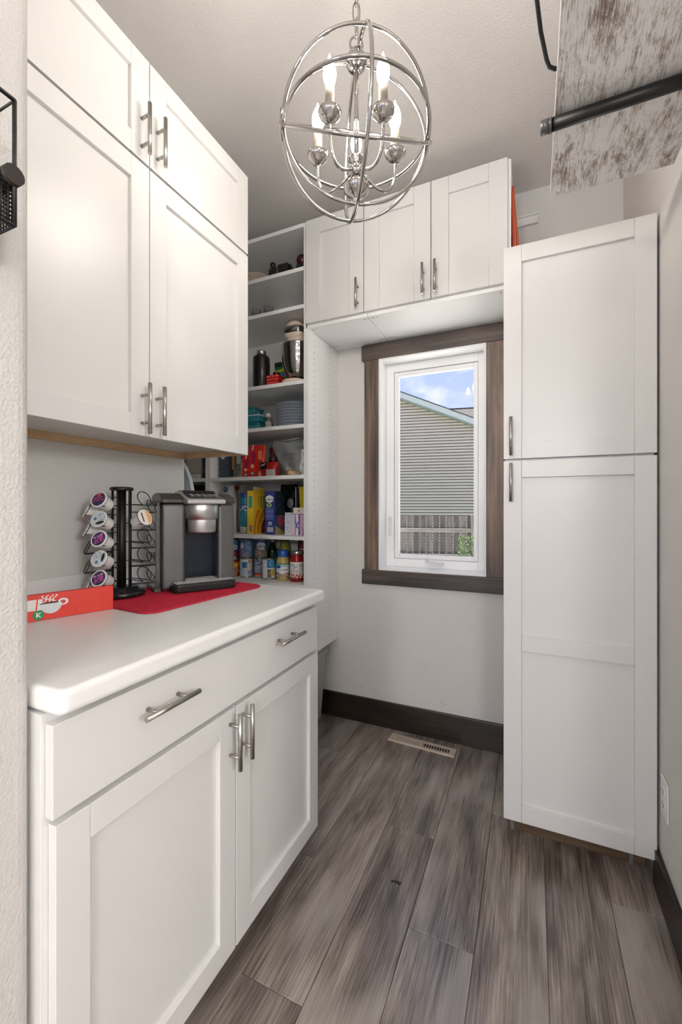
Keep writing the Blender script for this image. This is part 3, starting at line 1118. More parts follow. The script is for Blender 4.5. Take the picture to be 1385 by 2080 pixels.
mb = MB()
zc_, ex_ = 0.0, 0.1016
while zc_ < 8.0:
    # extent of the course under the rake
    smax = (4.475 - GZ - 0.03 - (zc_ + ex_)) / 0.4229
    s0, s1 = -6.5, min(5.2, smax + 0.25)
    if s1 <= s0:
        break
    zs_ = zc_ + 0.032
    mb.add([(s0, -0.020, zs_), (s1, -0.020, zs_), (s1, -0.010, zc_ + ex_), (s0, -0.010, zc_ + ex_), (s0, 0.09, zs_), (s1, 0.09, zs_), (s0, 0.09, zc_), (s1, 0.09, zc_), (s0, -0.010, zc_), (s1, -0.010, zc_)],
           [(0, 1, 2, 3), (4, 5, 1, 0), (6, 7, 5, 4), (8, 9, 7, 6)])
    zc_ += ex_
sd = mb.build('siding', M['siding'], hs)
sd['kind'] = 'stuff'
def slope_board(name, mt, s0, s1, dz0, dz1, y0, y1):
    f = lambda s, d: 4.475 - 0.4229 * s - GZ + d
    MB().hexa([(s0, y0, f(s0, dz0)), (s1, y0, f(s1, dz0)), (s1, y1, f(s1, dz0)), (s0, y1, f(s0, dz0)),
               (s0, y0, f(s0, dz1)), (s1, y0, f(s1, dz1)), (s1, y1, f(s1, dz1)), (s0, y1, f(s0, dz1))]).build(name, mt, hs)
slope_board('fascia', M['fascia'], -6.5, 5.6, -0.015, 0.175, -0.30, -0.27)
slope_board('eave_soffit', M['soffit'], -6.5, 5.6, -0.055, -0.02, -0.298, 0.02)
slope_board('roof_edge', M['dripedge'], -6.5, 5.6, 0.175, 0.205, -0.315, 8.0)

fr = thing('far_house', 'grey brown shingled roof of a second house rising behind the pale blue fascia', 'house', (-4.494, 30.9, GZ), ROT_E)
mb = MB()
RZ = 8.29 - GZ
nc = 26
for i in range(nc):
    za, zb = RZ - 0.14 * i, RZ - 0.14 * (i + 1)
    ya, yb = -0.25 * i, -0.25 * (i + 1)
    mb.add([(-8, ya, za - 0.0), (9, ya, za), (9, yb - 0.02, zb + 0.015), (-8, yb - 0.02, zb + 0.015), (9, yb - 0.02, zb), (-8, yb - 0.02, zb)], [(0, 1, 2, 3), (3, 2, 4, 5)])
ro = mb.build('shingle_roof', M['shingle'], fr)
ro['kind'] = 'stuff'
bx('ridge_cap', M['dripedge'], fr, -8, 9, -0.12, 0.12, RZ - 0.03, RZ + 0.04)
bx('wall', M['siding'], fr, -7.6, 8.6, -0.25 * nc + 0.3, 4.0, 0, RZ - 0.14 * nc + 0.1)

# fence: single boards on two rails, narrow gaps between
fn = thing('fence', 'weathered grey wooden board fence with narrow gaps between the boards', 'fence', (-1.9076, 9.3468, GZ), ROT_E)
FH = 1.05 - GZ
bmesh_ = MB()
bmesh_.box(-0.0595, 0.0595, 0.0, 0.018, 0, FH)
BM_ = bmesh_.mesh('fence_board', M['fence'])
for i in range(-16, 18):
    o = obj('fence_board', BM_, fn, loc=(-0.7415 + 0.1434 * (i + 0.0), 0.0, random.uniform(-0.006, 0.006)))
for z0, z1 in ((0.693, 0.777), (-0.45, -0.36), (0.155, 0.222)):
    bx('fence_rail', M['fence_rail'], fn, -3.2, 1.9, -0.040, -0.001, z0 - GZ, z1 - GZ, bevel=0.004)
bx('fence_post', M['fence'], fn, 0.715, 0.80, -0.06, 0.03, 0, FH + 0.02)

# shrub
sb = thing('shrub', 'small green leafy shrub in front of the fence seen low in the window', 'shrub', (-0.93, 7.55, GZ))
mb = MB()
rnd = random.Random(5)
for i in range(9):
    a = rnd.uniform(0, 2 * PI)
    t = rnd.uniform(0.1, 0.32)
    mb.tube([(0, 0, 0), (0.4 * t * math.cos(a), 0.4 * t * math.sin(a), 0.6), (t * math.cos(a), t * math.sin(a), 1.15)], [0.012, 0.008, 0.003], 5)
mb.build('stems', M['stem'], sb)['kind'] = 'stuff'
lf = MB()
for i in range(2600):
    u, v = rnd.uniform(-1, 1), rnd.uniform(0, 2 * PI)
    rr = rnd.uniform(0.45, 1.0) ** 0.5
    hgt = rnd.uniform(0.0, 1.0)
    rad = 0.34 * (1 - 0.75 * hgt) + 0.05
    p = Vector((rad * rr * math.cos(v) - 0.10 * hgt, rad * rr * math.sin(v), 0.30 + 1.22 * hgt))
    d1 = Vector((rnd.uniform(-1, 1), rnd.uniform(-1, 1), rnd.uniform(-0.4, 1))).normalized()
    d2 = d1.cross(Vector((rnd.uniform(-1, 1), rnd.uniform(-1, 1), rnd.uniform(-1, 1)))).normalized()
    sL = rnd.uniform(0.022, 0.045)
    lf.add([p, p + d1 * sL * 0.5 + d2 * sL * 0.28, p + d1 * sL, p + d1 * sL * 0.5 - d2 * sL * 0.28], [(0, 1, 2, 3)])
me = bpy.data.meshes.new('foliage')
me.from_pydata(lf.v, [], lf.f)
me.materials.append(M['leaf'])
fo = obj('foliage', me, sb)
fo['kind'] = 'stuff'

# ================================================================== added fill lamps: globe pendants, unseen behind the camera
GLOBE = emit('fill_globe_glow', (1.0, 0.975, 0.945), FILL_STRENGTH)
for i, (x, y, lb) in enumerate(((0.9, -2.6, 'unseen globe lamp nearest the pantry, added behind the camera for fill light'), (-0.5, -2.8, 'unseen globe lamp in the middle, added behind the camera for fill light'), (2.4, -0.8, 'unseen globe lamp farthest right, added behind the camera for fill light'))):
    kl = thing('fill_pendant', lb, 'lamp', (x, y, ZC), 0, 'added fill lamps')
    MB().lathe([(0.0001, -0.03), (0.05, -0.028), (0.06, -0.0005)], 24).build('canopy', M['nickel'], kl)
    MB().cyl((0, 0, -0.03), (0, 0, -0.70), 0.004, n=8).build('cord', M['black_metal'], kl)
    MB().lathe([(0.0001, -0.69), (0.03, -0.70), (0.04, -0.73)], 20).build('socket', M['nickel'], kl)
    MB().lathe([(0.22 * math.sin(PI * q / 12) + 0.0001, -0.94 - 0.22 * math.cos(PI * q / 12)) for q in range(13)], 12).build('globe', GLOBE, kl)

# ================================================================== small fixtures
def outlet(name, label, loc, rotz, plug=False):
    o = thing(name, label, 'outlet', loc, rotz, None)
    # local: x across, -y out of the wall, z up; plate 70 x 115 mm
    bx('plate', M['white_plastic'], o, -0.036, 0.036, -0.006, -0.0005, -0.058, 0.058, bevel=0.003)
    if plug:
        bx('receptacle', M['white_plastic'], o, -0.017, 0.017, -0.008, -0.006, -0.034, 0.034, bevel=0.001)
        ys_ = (-0.017,)
    else:
        for z_ in (-0.0195, 0.0195):
            MB().prism(rrect(-0.017, 0.017, -0.0145, 0.0145, 0.009, 4), 0.0, 0.002).build('receptacle', M['white_plastic'], o, loc=(0, -0.006, z_), rot=(PI / 2, 0, 0))
        ys_ = (-0.0195, 0.0195)
    for z_ in ys_:
        for x_, hh in ((-0.0065, 0.0085), (0.0065, 0.007)):
            bx('slot', M['dark'], o, x_ - 0.0012, x_ + 0.0012, -0.0085, -0.0078, z_ - hh / 2 + 0.002, z_ + hh / 2 + 0.002)
        MB().cyl((0, -0.0085, z_ - 0.008), (0, -0.0078, z_ - 0.008), 0.0025, n=10).build('ground_hole', M['dark'], o)
    if plug:
        mb = MB()
        mb.prism(rrect(-0.014, 0.014, -0.013, 0.013, 0.008, 4), 0, 0.028)
        mb.build('plug', M['black_plastic'], o, loc=(0.0, -0.008, 0.016), rot=(PI / 2, 0, 0))
        MB().tube([(0.0, -0.034, 0.012), (0.012, -0.040, 0.0), (0.03, -0.030, -0.03), (0.06, -0.02, -0.07), (0.10, -0.018, -0.125)], 0.0035, 7).build('power_cord', M['black_plastic'], o)
    return o


outlet('outlet', 'white duplex outlet low on the right wall beside the tall cabinet', (XR, 1.581, 0.333), -PI / 2)
outlet('outlet', 'white outlet with a black plug on the wall behind the coffee maker', (XL, 1.158, 1.137), PI / 2, plug=True)

# floor register
vt = thing('floor_vent', 'beige metal floor register with slotted grille below the window', 'vent', (-0.518, 2.145, 0.0), math.radians(-3.2))
vb = MB()
W2, D2 = 0.173, 0.036
ring = [(-W2, -D2), (W2, -D2), (W2, D2), (-W2, D2)]
inn = [(-0.146, -0.018), (0.146, -0.018), (0.146, 0.018), (-0.146, 0.018)]
vb.add([(x, y, 0.0005) for x, y in ring] + [(x * 0.985, y * 0.93, 0.007) for x, y in ring] + [(x, y, 0.007) for x, y in inn] + [(x, y, 0.003) for x, y in inn],
       [(i, (i + 1) % 4, 4 + (i + 1) % 4, 4 + i) for i in range(4)] + [(4 + i, 4 + (i + 1) % 4, 8 + (i + 1) % 4, 8 + i) for i in range(4)] + [(8 + i, 8 + (i + 1) % 4, 12 + (i + 1) % 4, 12 + i) for i in range(4)])
vb.build('frame', M['tan'], vt)
bx('duct_opening', M['dark'], vt, -0.146, 0.146, -0.018, 0.018, 0.0008, 0.0018)
for i in range(23):
    x = -0.146 + 0.292 * i / 22
    if i == 11:
        bx('divider', M['tan'], vt, x - 0.006, x + 0.006, -0.018, 0.018, 0.002, 0.0068)
        continue
    tilt = -0.006 if i < 11 else 0.004
    MB().hexa([(x - 0.0016 - tilt, -0.018, 0.002), (x + 0.0016 - tilt, -0.018, 0.002), (x + 0.0016 - tilt, 0.018, 0.002), (x - 0.0016 - tilt, 0.018, 0.002),
               (x - 0.0016, -0.018, 0.0066), (x + 0.0016, -0.018, 0.0066), (x + 0.0016, 0.018, 0.0066), (x - 0.0016, 0.018, 0.0066)]).build('louvre', M['tan'], vt)

# waste bin under the shelving
bn = thing('waste_bin', 'grey plastic waste bin standing under the open shelving', 'bin', (-1.235, 2.085, 0), 0)
def frust(mb, x0, x1, y0, y1, z0, z1, tx, ty):
    mb.hexa([(x0 + tx, y0 + ty, z0), (x1 - tx, y0 + ty, z0), (x1 - tx, y1 - ty, z0), (x0 + tx, y1 - ty, z0), (x0, y0, z1), (x1, y0, z1), (x1, y1, z1), (x0, y1, z1)])
    return mb
frust(MB(), -0.15, 0.152, -0.125, 0.110, 0.001, 0.395, 0.025, 0.02).build('body', M['bin'], bn, bevel=0.02, seg=4)
MB().prism(rrect(-0.162, 0.164, -0.138, 0.120, 0.03), 0.390, 0.415).build('rim', M['bin'], bn, bevel=0.004)
MB().prism(rrect(-0.156, 0.158, -0.132, 0.115, 0.03), 0.415, 0.428).build('lid', plain('bin_lid_grey', (0.46, 0.47, 0.45), rough=0.4, var=0.03), bn, bevel=0.004)

# flat game box and a mounting rail above the tall cabinet
gb = thing('board_game_box', 'flat orange red box leaning on the overhead cabinet end above the tall cabinet', 'box', (-0.060, 2.05, 2.137), 0)
mb = MB()
mb.hexa([(-0.012, -0.150, 0), (0.026, -0.150, 0), (0.026, 0.14, 0), (-0.012, 0.14, 0), (-0.0185, -0.150, 0.43), (-0.010, -0.150, 0.43), (-0.010, 0.14, 0.43), (-0.0185, 0.14, 0.43)])
mb.build('carton', col((170, 52, 30), 0.5), gb)
for i in range(4):
    x = -0.005 + 0.007 * i
    t_ = 0.40
    MB().hexa([(x, -0.1512, 0.0), (x + 0.003, -0.1512, 0.0), (x + 0.003, -0.150, 0.0), (x, -0.150, 0.0), (x * 0.25 - 0.012, -0.1512, t_), (x * 0.25 - 0.0105, -0.1512, t_), (x * 0.25 - 0.0105, -0.150, t_), (x * 0.25 - 0.012, -0.150, t_)]).build('edge_stripe', col([(150, 70, 30), (205, 120, 55), (120, 50, 25), (190, 100, 50)][i], 0.5), gb)
rl_ = thing('mounting_rail', 'short white rail fixed to the back wall above the tall cabinet', 'rail', (-0.03, YB, 2.594))
bx('rail', M['white_plastic'], rl_, -0.046, 0.056, -0.016, -0.001, 0.0, 0.037, bevel=0.002)
bx('lip', M['white_plastic'], rl_, -0.046, 0.056, -0.020, -0.001, 0.0375, 0.046, bevel=0.002)

# ================================================================== on the counter
# ---- red mat
mt_ = thing('drying_mat', 'red ribbed drying mat under the coffee maker and pod carousel', 'mat', (-1.062, 1.046, CT), math.radians(-5))
MB().prism(rrect(-0.168, 0.168, -0.236, 0.236, 0.04, 6), 0.0004, 0.006).build('pad', M['mat_red'], mt_, bevel=0.002)
rb = MB()
for i in range(44):
    y = -0.222 + i * 0.01033
    for j in range(30):
        x = -0.152 + j * 0.0105
        if abs(x) > 0.145 and abs(y) > 0.205:
            continue
        rb.add([(x - 0.0042, y - 0.0034, 0.006), (x + 0.0042, y - 0.0034, 0.006), (x + 0.0042, y + 0.0034, 0.006), (x - 0.0042, y + 0.0034, 0.006), (x, y, 0.0085)],
               [(0, 1, 4), (1, 2, 4), (2, 3, 4), (3, 0, 4)])
rb.build('waffle_ribs', M['mat_red'], mt_)['kind'] = 'stuff'
MZ = CT + 0.0085

# ---- flattened red pod carton with its cup print
ca = thing('pod_carton', 'flat red coffee pod carton with a steaming white cup printed on it', 'carton', (-1.123, 0.643, CT), math.atan2(0.166, 0.056))
CL, CH = 0.176, 0.066
bx('card', col((206, 52, 40), 0.5), ca, -0.11, CL, 0.0, 0.014, 0.0005, CH, bevel=0.001)


def carton_print(u, v):
    x, y = -0.11 + u * (CL + 0.11), v * CH
    base_c = (226, 66, 54)
    g = h01(int(x * 900), int(y * 1300))
    if g > 0.93:
        base_c = (190, 48, 44)
    elif g < 0.1:
        base_c = (236, 84, 68)
    # cup body, saucer handle
    if ell(x, y, 0.056, 0.041, 0.012, 0.009) and not ell(x, y, 0.056, 0.0405, 0.006, 0.005) and x > 0.045:
        return (238, 238, 240)
    if y < 0.040 and ell(x, y, 0.030, 0.040, 0.024, 0.026) and y > 0.014:
        return (226, 232, 236)
    if ell(x, y, 0.030, 0.040, 0.025, 0.0045):
        return (70, 40, 40)
    for k, cx_ in enumerate((0.015, 0.023, 0.031, 0.038)):
        xx = cx_ + 0.004 * math.sin((y - 0.045) * 330 + k)
        if 0.044 < y < 0.062 and abs(x - xx) < 0.0017:
            return (240, 236, 236)
    # green round mark and white tag, mostly hidden by the wall corner
    if ell(x, y, 0.003, 0.014, 0.012, 0.012):
        if (abs(x - 0.000) < 0.0018 and abs(y - 0.014) < 0.006) or (abs(abs(y - 0.014) - (x - 0.001) * 0.9) < 0.0018 and 0.001 < x < 0.0075 and abs(y - 0.014) < 0.0065):
            return (240, 250, 244)
        return (36, 150, 84)
    if rec(x, y, -0.05, 0.012, 0.026, 0.054) and not (-0.002 < x - (y - 0.04) * 0.1 < 0.001):
        return (240, 236, 232)
    return base_c


paint_grid('carton_print', ca, lambda u, v: (-0.11 + u * (CL + 0.11), -0.0004, 0.001 + v * (CH - 0.0015)), 420, 104, carton_print)

# ---- coffee maker
km = thing('coffee_maker', 'grey and silver single-serve coffee maker on the red mat', 'coffee maker', (-1.028, 1.107, MZ), math.atan2(0.86, 0.51))
KD = 0.155
bd = MB()
bd.box(-0.122, -0.048, 0.0, 0.10, 0.004, 0.288)
bd.build('left_pillar', M['gunmetal'], km, bevel=0.010, seg=3)
MB().box(0.062, 0.122, 0.0, 0.10, 0.004, 0.288).build('right_pillar', M['gunmetal'], km, bevel=0.010, seg=3)
MB().box(-0.122, 0.122, 0.075, KD, 0.004, 0.288).build('back_body', M['gunmetal'], km, bevel=0.012, seg=3)
bx('niche_back', M['navy_gloss'], km, -0.050, 0.064, 0.066, 0.076, 0.02, 0.288)
bx('niche_side', M['navy_gloss'], km, -0.0485, -0.0470, 0.006, 0.07, 0.02, 0.288)
bx('niche_side', M['navy_gloss'], km, 0.0610, 0.0625, 0.006, 0.07, 0.02, 0.288)
tp = MB()
tp.extrude_x([(-0.002, 0.289), (-0.004, 0.300), (0.010, 0.312), (0.045, 0.322), (0.10, 0.326), (0.15, 0.320), (KD + 0.002, 0.306), (KD + 0.002, 0.289)], -0.1235, 0.1235)
tp.build('top_shell', M['bronze'], km, bevel=0.006, seg=3)
ld = MB()
ld.extrude_x([(-0.052, 0.287), (-0.054, 0.297), (-0.046, 0.303), (0.02, 0.318), (0.05, 0.331), (0.12, 0.333), (0.12, 0.30), (0.0, 0.287)], -0.055, 0.072)
lid = ld.build('lid', plain('silver_trim_paint', (0.50, 0.50, 0.50), rough=0.3, metal=0.5, var=0.04), km, bevel=0.006, seg=3)
cpn = MB()
cpn.extrude_x([(-0.042, 0.3035), (-0.040, 0.307), (0.02, 0.3215), (0.05, 0.3345), (0.112, 0.3365), (0.112, 0.330), (0.05, 0.328), (0.0, 0.312)], -0.046, 0.063)
cpn.build('control_panel', M['black_plastic'], lid, bevel=0.002)
for i in range(5):
    for j in range(2):
        yb = -0.020 + j * 0.022
        zb = 0.3085 + (yb + 0.04) * 0.24 + 0.0005
        bx('button_icon', col((200, 202, 204)), lid, -0.034 + i * 0.020, -0.024 + i * 0.020, yb, yb + 0.005, zb, zb + 0.0012)
MB().lathe([(0.0001, 0), (0.006, 0), (0.0055, 0.002), (0.0001, 0.0025)], 16).build('power_button', M['chrome'], lid, loc=(0.053, -0.030, 0.3085), rot=(math.radians(13), 0, 0))
hd = MB()
hd.lathe([(0.0001, 0.188), (0.046, 0.189), (0.050, 0.194), (0.0515, 0.232), (0.0515, 0.236), (0.057, 0.2375), (0.0585, 0.284), (0.057, 0.2865), (0.0001, 0.2865)], 40, (0.008, 0.018, 0))
hd.build('brew_head', M['silver'], km)
dt = MB()
dt.prism(rrect(-0.098, 0.112, -0.052, 0.070, 0.022, 6), 0.0005, 0.026)
tray = dt.build('drip_tray', M['black_plastic'], km, bevel=0.004, seg=3)
gr = MB()
ring_o = rrect(-0.092, 0.106, -0.046, 0.064, 0.018, 6)
ring_i = rrect(-0.086, 0.100, -0.040, 0.058, 0.014, 6)
n_ = len(ring_o)
gr.add([(x, y, 0.030) for x, y in ring_o] + [(x, y, 0.030) for x, y in ring_i], [(i, (i + 1) % n_, n_ + (i + 1) % n_, n_ + i) for i in range(n_)])
for i in range(19):
    x = -0.082 + i * 0.01
    gr.box(x - 0.0028, x + 0.0028, -0.040, 0.058, 0.0275, 0.0296)
for j in range(7):
    y = -0.034 + j * 0.0145
    gr.box(-0.086, 0.100, y - 0.0022, y + 0.0022, 0.0275, 0.0298)
gr.build('drip_grate', plain('silver_grate_paint', (0.55, 0.55, 0.56), rough=0.4, metal=0.3, var=0.05), tray)
tk = MB()
tk.prism(rrect(-0.139, -0.1225, 0.012, KD - 0.004, 0.008, 4), 0.010, 0.280)
tank = tk.build('water_tank', M['cleartank'], km)
MB().prism(rrect(-0.140, -0.1225, 0.010, KD - 0.002, 0.008, 4), 0.280, 0.292).build('tank_lid', M['bronze'], tank, bevel=0.002)
bx('tank_foot', M['gunmetal'], tank, -0.142, -0.1225, 0.014, KD - 0.006, 0.0005, 0.010)
MB().cyl((-0.1425, 0.06, 0.115), (-0.1450, 0.06, 0.115), 0.012, n=20).build('tank_float', M['black_plastic'], tank)

# ---- pod carousel
pc = thing('pod_carousel', 'black wire pod carousel with a round base beside the coffee maker', 'carousel', (-1.172, 0.919, MZ), 0)
MB().lathe([(0.0001, 0.0005), (0.064, 0.0005), (0.068, 0.003), (0.068, 0.012), (0.064, 0.016), (0.050, 0.018), (0.048, 0.026), (0.0001, 0.027)], 48).build('base', M['black_plastic'], pc)
MB().cyl((0, 0, 0.026), (0, 0, 0.332), 0.0130, n=20).build('centre_tube', M['black_metal'], pc)
MB().lathe([(0.0001, 0.328), (0.032, 0.328), (0.034, 0.331), (0.034, 0.336), (0.030, 0.339), (0.0001, 0.340)], 32).build('top_disc', M['black_plastic'], pc)
COLS = []
vd = math.atan2(-0.919, 1.172)            # toward the camera
for dphi in (38, -42, -110, 80, 172):
    COLS.append(vd - math.radians(dphi))
for i, a in enumerate(COLS):
    for da in (-0.34, 0.34):
        p = (0.027 * math.cos(a + da), 0.027 * math.sin(a + da))
        MB().cyl((p[0], p[1], 0.026), (p[0], p[1], 0.330), 0.0016, n=6).build('upright_wire', M['black_metal'], pc)
ROWS = [0.299, 0.2415, 0.184, 0.1265, 0.069]
TILT = math.radians(24)
# loop around a pod: local x = outwards along the column direction, tilted up
lm = MB()
nx, nz = math.cos(TILT), math.sin(TILT)
axn = Vector((nx, 0, nz))
e1, e2 = Vector((0, 1, 0)), Vector((-nz, 0, nx))
RC = Vector((0.096, 0, 0)) - axn * 0.004
arc = [RC + (e1 * math.cos(t) + e2 * math.sin(t)) * 0.0245 for t in [math.radians(-58 + 296 * i / 24) for i in range(25)]]
lm.tube([Vector((0.026, 0.009, -0.018)), arc[0] + Vector((-0.012, 0, 0))] + arc + [arc[-1] + Vector((-0.012, 0, 0)), Vector((0.026, -0.009, -0.018))], 0.0015, 6)
LOOP = lm.mesh('pod_loop', M['black_metal'])
ZOFF = [0.0, 0.004, -0.02, -0.027, -0.01]   # neighbouring columns are staggered
for a, zo in zip(COLS, ZOFF):
    for z in ROWS:
        obj('pod_loop', LOOP, pc, loc=(0, 0, z + zo), rot=(0, 0, a))

# pods: cup + printed lid (each a thing of its own)
POD = MB().lathe([(0.0001, -0.044), (0.0175, -0.044), (0.0185, -0.042), (0.0195, -0.020), (0.0228, -0.006), (0.0228, -0.0035), (0.0256, -0.003), (0.0256, 0.0), (0.0001, 0.0002)], 32).mesh('cup', M['white_plastic'])


def lid_purple(x, y):
    r = math.hypot(x, y)
    if r > 0.86:
        return (236, 236, 240)
    if abs(y) < 0.5 and abs(x) < 0.62 and h01(int(x * 14 + 40), int((y + x * 0.2) * 9)) > 0.42:
        return (188, 84, 160) if y < 0.2 else (214, 140, 190)
    if r > 0.74:
        return (58, 54, 96)
    return (72, 62, 104) if y > -0.2 else (54, 52, 92)


def lid_red(x, y):
    r = math.hypot(x, y)
    if r > 0.86:
        return (236, 236, 240)
    if y > 0.45 and abs(x) < 0.25:
        return (214, 96, 92)
    if -0.35 < y < 0.4 and int((y + 2) * 9) % 2 == 0 and abs(x) < 0.7 and h01(int(x * 12 + 30), int(y * 9)) > 0.3:
        return (196, 96, 120)
    return (70, 54, 92) if y > -0.4 else (58, 62, 104)


def lid_white(x, y):
    r = math.hypot(x, y)
    if r > 0.90:
        return (238, 238, 240)
    if y < -0.30 and ell(x, y, 0.15, -0.52, 0.55, 0.20):
        return (44, 44, 46)
    if ell(x, y, -0.45, 0.15, 0.2, 0.2):
        return (92, 128, 176)
    if abs(y - 0.15) < 0.5 and int((y + 2) * 8) % 2 == 0 and x > -0.15 and h01(int(x * 13 + 30), int(y * 8)) > 0.55:
        return (150, 162, 178)
    return (214, 226, 232)


def lid_orange(x, y):
    r = math.hypot(x, y)
    if r > 0.92:
        return (236, 222, 205)
    if x > 0.25:
        return (228, 168, 110)
    if -0.55 < x < -0.3 and abs(y) < 0.6:
        return (92, 84, 84)
    return (232, 224, 222)


def pod(a, z, paint, label, group, roll=0.0):
    d = Vector((math.cos(a) * nx, math.sin(a) * nx, nz))
    c0 = Vector((-1.172, 0.919, MZ)) + Vector((0.096 * math.cos(a), 0.096 * math.sin(a), z))
    side = Vector((-math.sin(a), math.cos(a), 0))
    upd = d.cross(side)
    m3 = Matrix((side, upd, d)).transposed() @ Matrix.Rotation(roll, 3, 'Z')
    t = thing('coffee_pod', label, 'coffee pod', c0, 0, group)
    t.rotation_euler = m3.to_euler()
    obj('cup', POD, t)
    vs_, fs_, cols = [], [], []
    rings, segs = 26, 72
    for i in range(rings + 1):
        for j in range(segs):
            an = 2 * PI * j / segs
            r = 0.0246 * i / rings
            vs_.append((r * math.cos(an), r * math.sin(an), 0.0006))
    for i in range(rings):
        for j in range(segs):
            j2 = (j + 1) % segs
            fs_.append((i * segs + j, i * segs + j2, (i + 1) * segs + j2, (i + 1) * segs + j) if i else (j, (i + 1) * segs + j2, (i + 1) * segs + j))
            an = 2 * PI * (j + 0.5) / segs
            r = (i + 0.5) / rings
            cc = rgb(*paint(r * math.cos(an), r * math.sin(an)))
            cols += [*cc, 1.0] * len(fs_[-1])
    me = bpy.data.meshes.new('foil_lid')
    me.from_pydata(vs_, [], fs_)
    me.materials.append(M['print_gloss'])
    at = me.color_attributes.new('print', 'FLOAT_COLOR', 'CORNER')
    at.data.foreach_set('color', cols)
    me.update()
    obj('foil_lid', me, t)
    return t


GP = 'coffee pods on the carousel'
pod(COLS[0], ROWS[0], lid_red, 'topmost pod of the front carousel column with a dark purple and red lid', GP, 0.2)
pod(COLS[0], ROWS[1], lid_white, 'second pod from the top of the front carousel column with a pale lid', GP, 0.3)
pod(COLS[0], ROWS[2], lid_purple, 'middle pod of the front carousel column with a purple and magenta lid', GP, 0.5)
pod(COLS[0], ROWS[3], lid_white, 'pale-lidded pod second from the bottom of the front carousel column', GP, 1.6)
pod(COLS[0], ROWS[4], lid_purple, 'lowest pod of the front carousel column with a purple lid', GP, 0.4)
pod(COLS[3], ROWS[0] - 0.027, lid_white, 'topmost pod of the far left carousel column seen nearly edge on', GP)
pod(COLS[3], ROWS[1] - 0.027, lid_purple, 'second pod of the far left carousel column with a mauve lid', GP)
pod(COLS[3], ROWS[4] - 0.027, lid_purple, 'lowest pod of the far left carousel column just above the red carton', GP)
pod(COLS[1], ROWS[1] + 0.004, lid_orange, 'single pod with an orange-edged lid on the right side of the carousel', GP)

# ================================================================== food on the shelves
def shelf_top(i):
    return SZ[i] + 0.0097


def carton(name, label, cat, x, y, z, w_, d_, h_, base_c, front=None, side=None, group=None, rotz=0.0, nu=26, nv=60):
    nu, nv = nu * 2, nv * 2
    """box standing on a shelf: x = centre, y = front face"""
    t = thing(name, label, cat, (x, y, z), rotz, group)
    bx('box', col(base_c, 0.45), t, -w_ / 2, w_ / 2, 0, d_, 0.0003, h_, bevel=0.0012)
    if front:
        paint_grid('front_print', t, lambda u, v: (-w_ / 2 + 0.0008 + u * (w_ - 0.0016), -0.0004, 0.001 + v * (h_ - 0.002)), nu, nv, front)
    if side:
        paint_grid('side_print', t, lambda u, v: (w_ / 2 + 0.0004, 0.0008 + u * (d_ - 0.0016), 0.001 + v * (h_ - 0.002)), nu, nv, side)
    return t


def can(label, x, y, z, r, h_, paint, group, cat='can', name='food_can', facing=None, ends=(175, 172, 165)):
    t = thing(name, label, cat, (x, y, z), 0, group)
    MB().lathe([(0.0001, 0.0003), (r * 0.96, 0.0003), (r, 0.002), (r, 0.005), (r * 0.975, 0.006), (r * 0.975, h_ - 0.006), (r, h_ - 0.005), (r, h_ - 0.001), (r * 0.96, h_), (r * 0.93, h_ - 0.003), (0.0001, h_ - 0.003)], 32).build('tin', col(ends, 0.3, 0.9), t)
    f = math.atan2(-y, -x) if facing is None else facing
    rr = r * 0.985
    paint_grid('paper_label', t, lambda u, v: (rr * math.cos(f - PI + 2 * PI * u), rr * math.sin(f - PI + 2 * PI * u), 0.007 + v * (h_ - 0.014)), 128, 56, paint, wrap=True)
    return t


def jar(label, x, y, z, r, h_, lid_h, lid_c, paint, group, body_c, name='glass_jar', lid_metal=0.0, lid_r=0.82):
    t = thing(name, label, 'jar', (x, y, z), 0, group)
    hb_ = h_ - lid_h
    MB().lathe([(0.0001, 0.0003), (r * 0.9, 0.0003), (r, 0.006), (r, hb_ * 0.80), (r * 0.93, hb_ * 0.88), (r * lid_r * 0.95, hb_ * 0.95), (r * lid_r * 0.95, hb_)], 32).build('glass_body', col(body_c, 0.12), t)
    MB().lathe([(r * lid_r, hb_ - 0.001), (r * lid_r * 1.02, hb_ + 0.002), (r * lid_r * 1.02, h_ - 0.002), (r * lid_r * 0.97, h_), (0.0001, h_)], 32).build('lid', col(lid_c, 0.3, lid_metal), t)
    if paint:
        f = math.atan2(-y, -x)
        paint_grid('paper_label', t, lambda u, v: ((r + 0.0004) * math.cos(f - 1.9 + 3.8 * u), (r + 0.0004) * math.sin(f - 1.9 + 3.8 * u), hb_ * 0.14 + v * hb_ * 0.58), 88, 48, paint, wrap=True)
    return t


# print patterns: u 0.5 faces the viewer on cans
def p_logo(u, v, cu, cv, ru=0.05, rv=0.08, c=(28, 84, 164)):
    if ell(u, v, cu, cv, ru, rv):
        return (235, 240, 246) if (abs(v - cv) < rv * 0.22 and abs(u - cu) < ru * 0.7 and int(u * 120) % 2) else c
    return None


def lines(u, v, n, c1, c2, seed=1.0):
    return c1 if (int(v * n) % 2 == 0 and h01(int(u * 40), int(v * n) + seed) > 0.35) else c2


def can_blue_red(u, v):
    if v < 0.42 and 0.33 < u < 0.63:
        return (150, 40, 40) if h01(int(u * 60), int(v * 20)) > 0.4 else (92, 24, 30)
    if ell(u, v, 0.5, 0.62, 0.10, 0.16):
        return lines(u, v, 14, (70, 120, 180), (226, 232, 238))
    return p_logo(u, v, 0.5, 0.88) or (92, 132, 190)


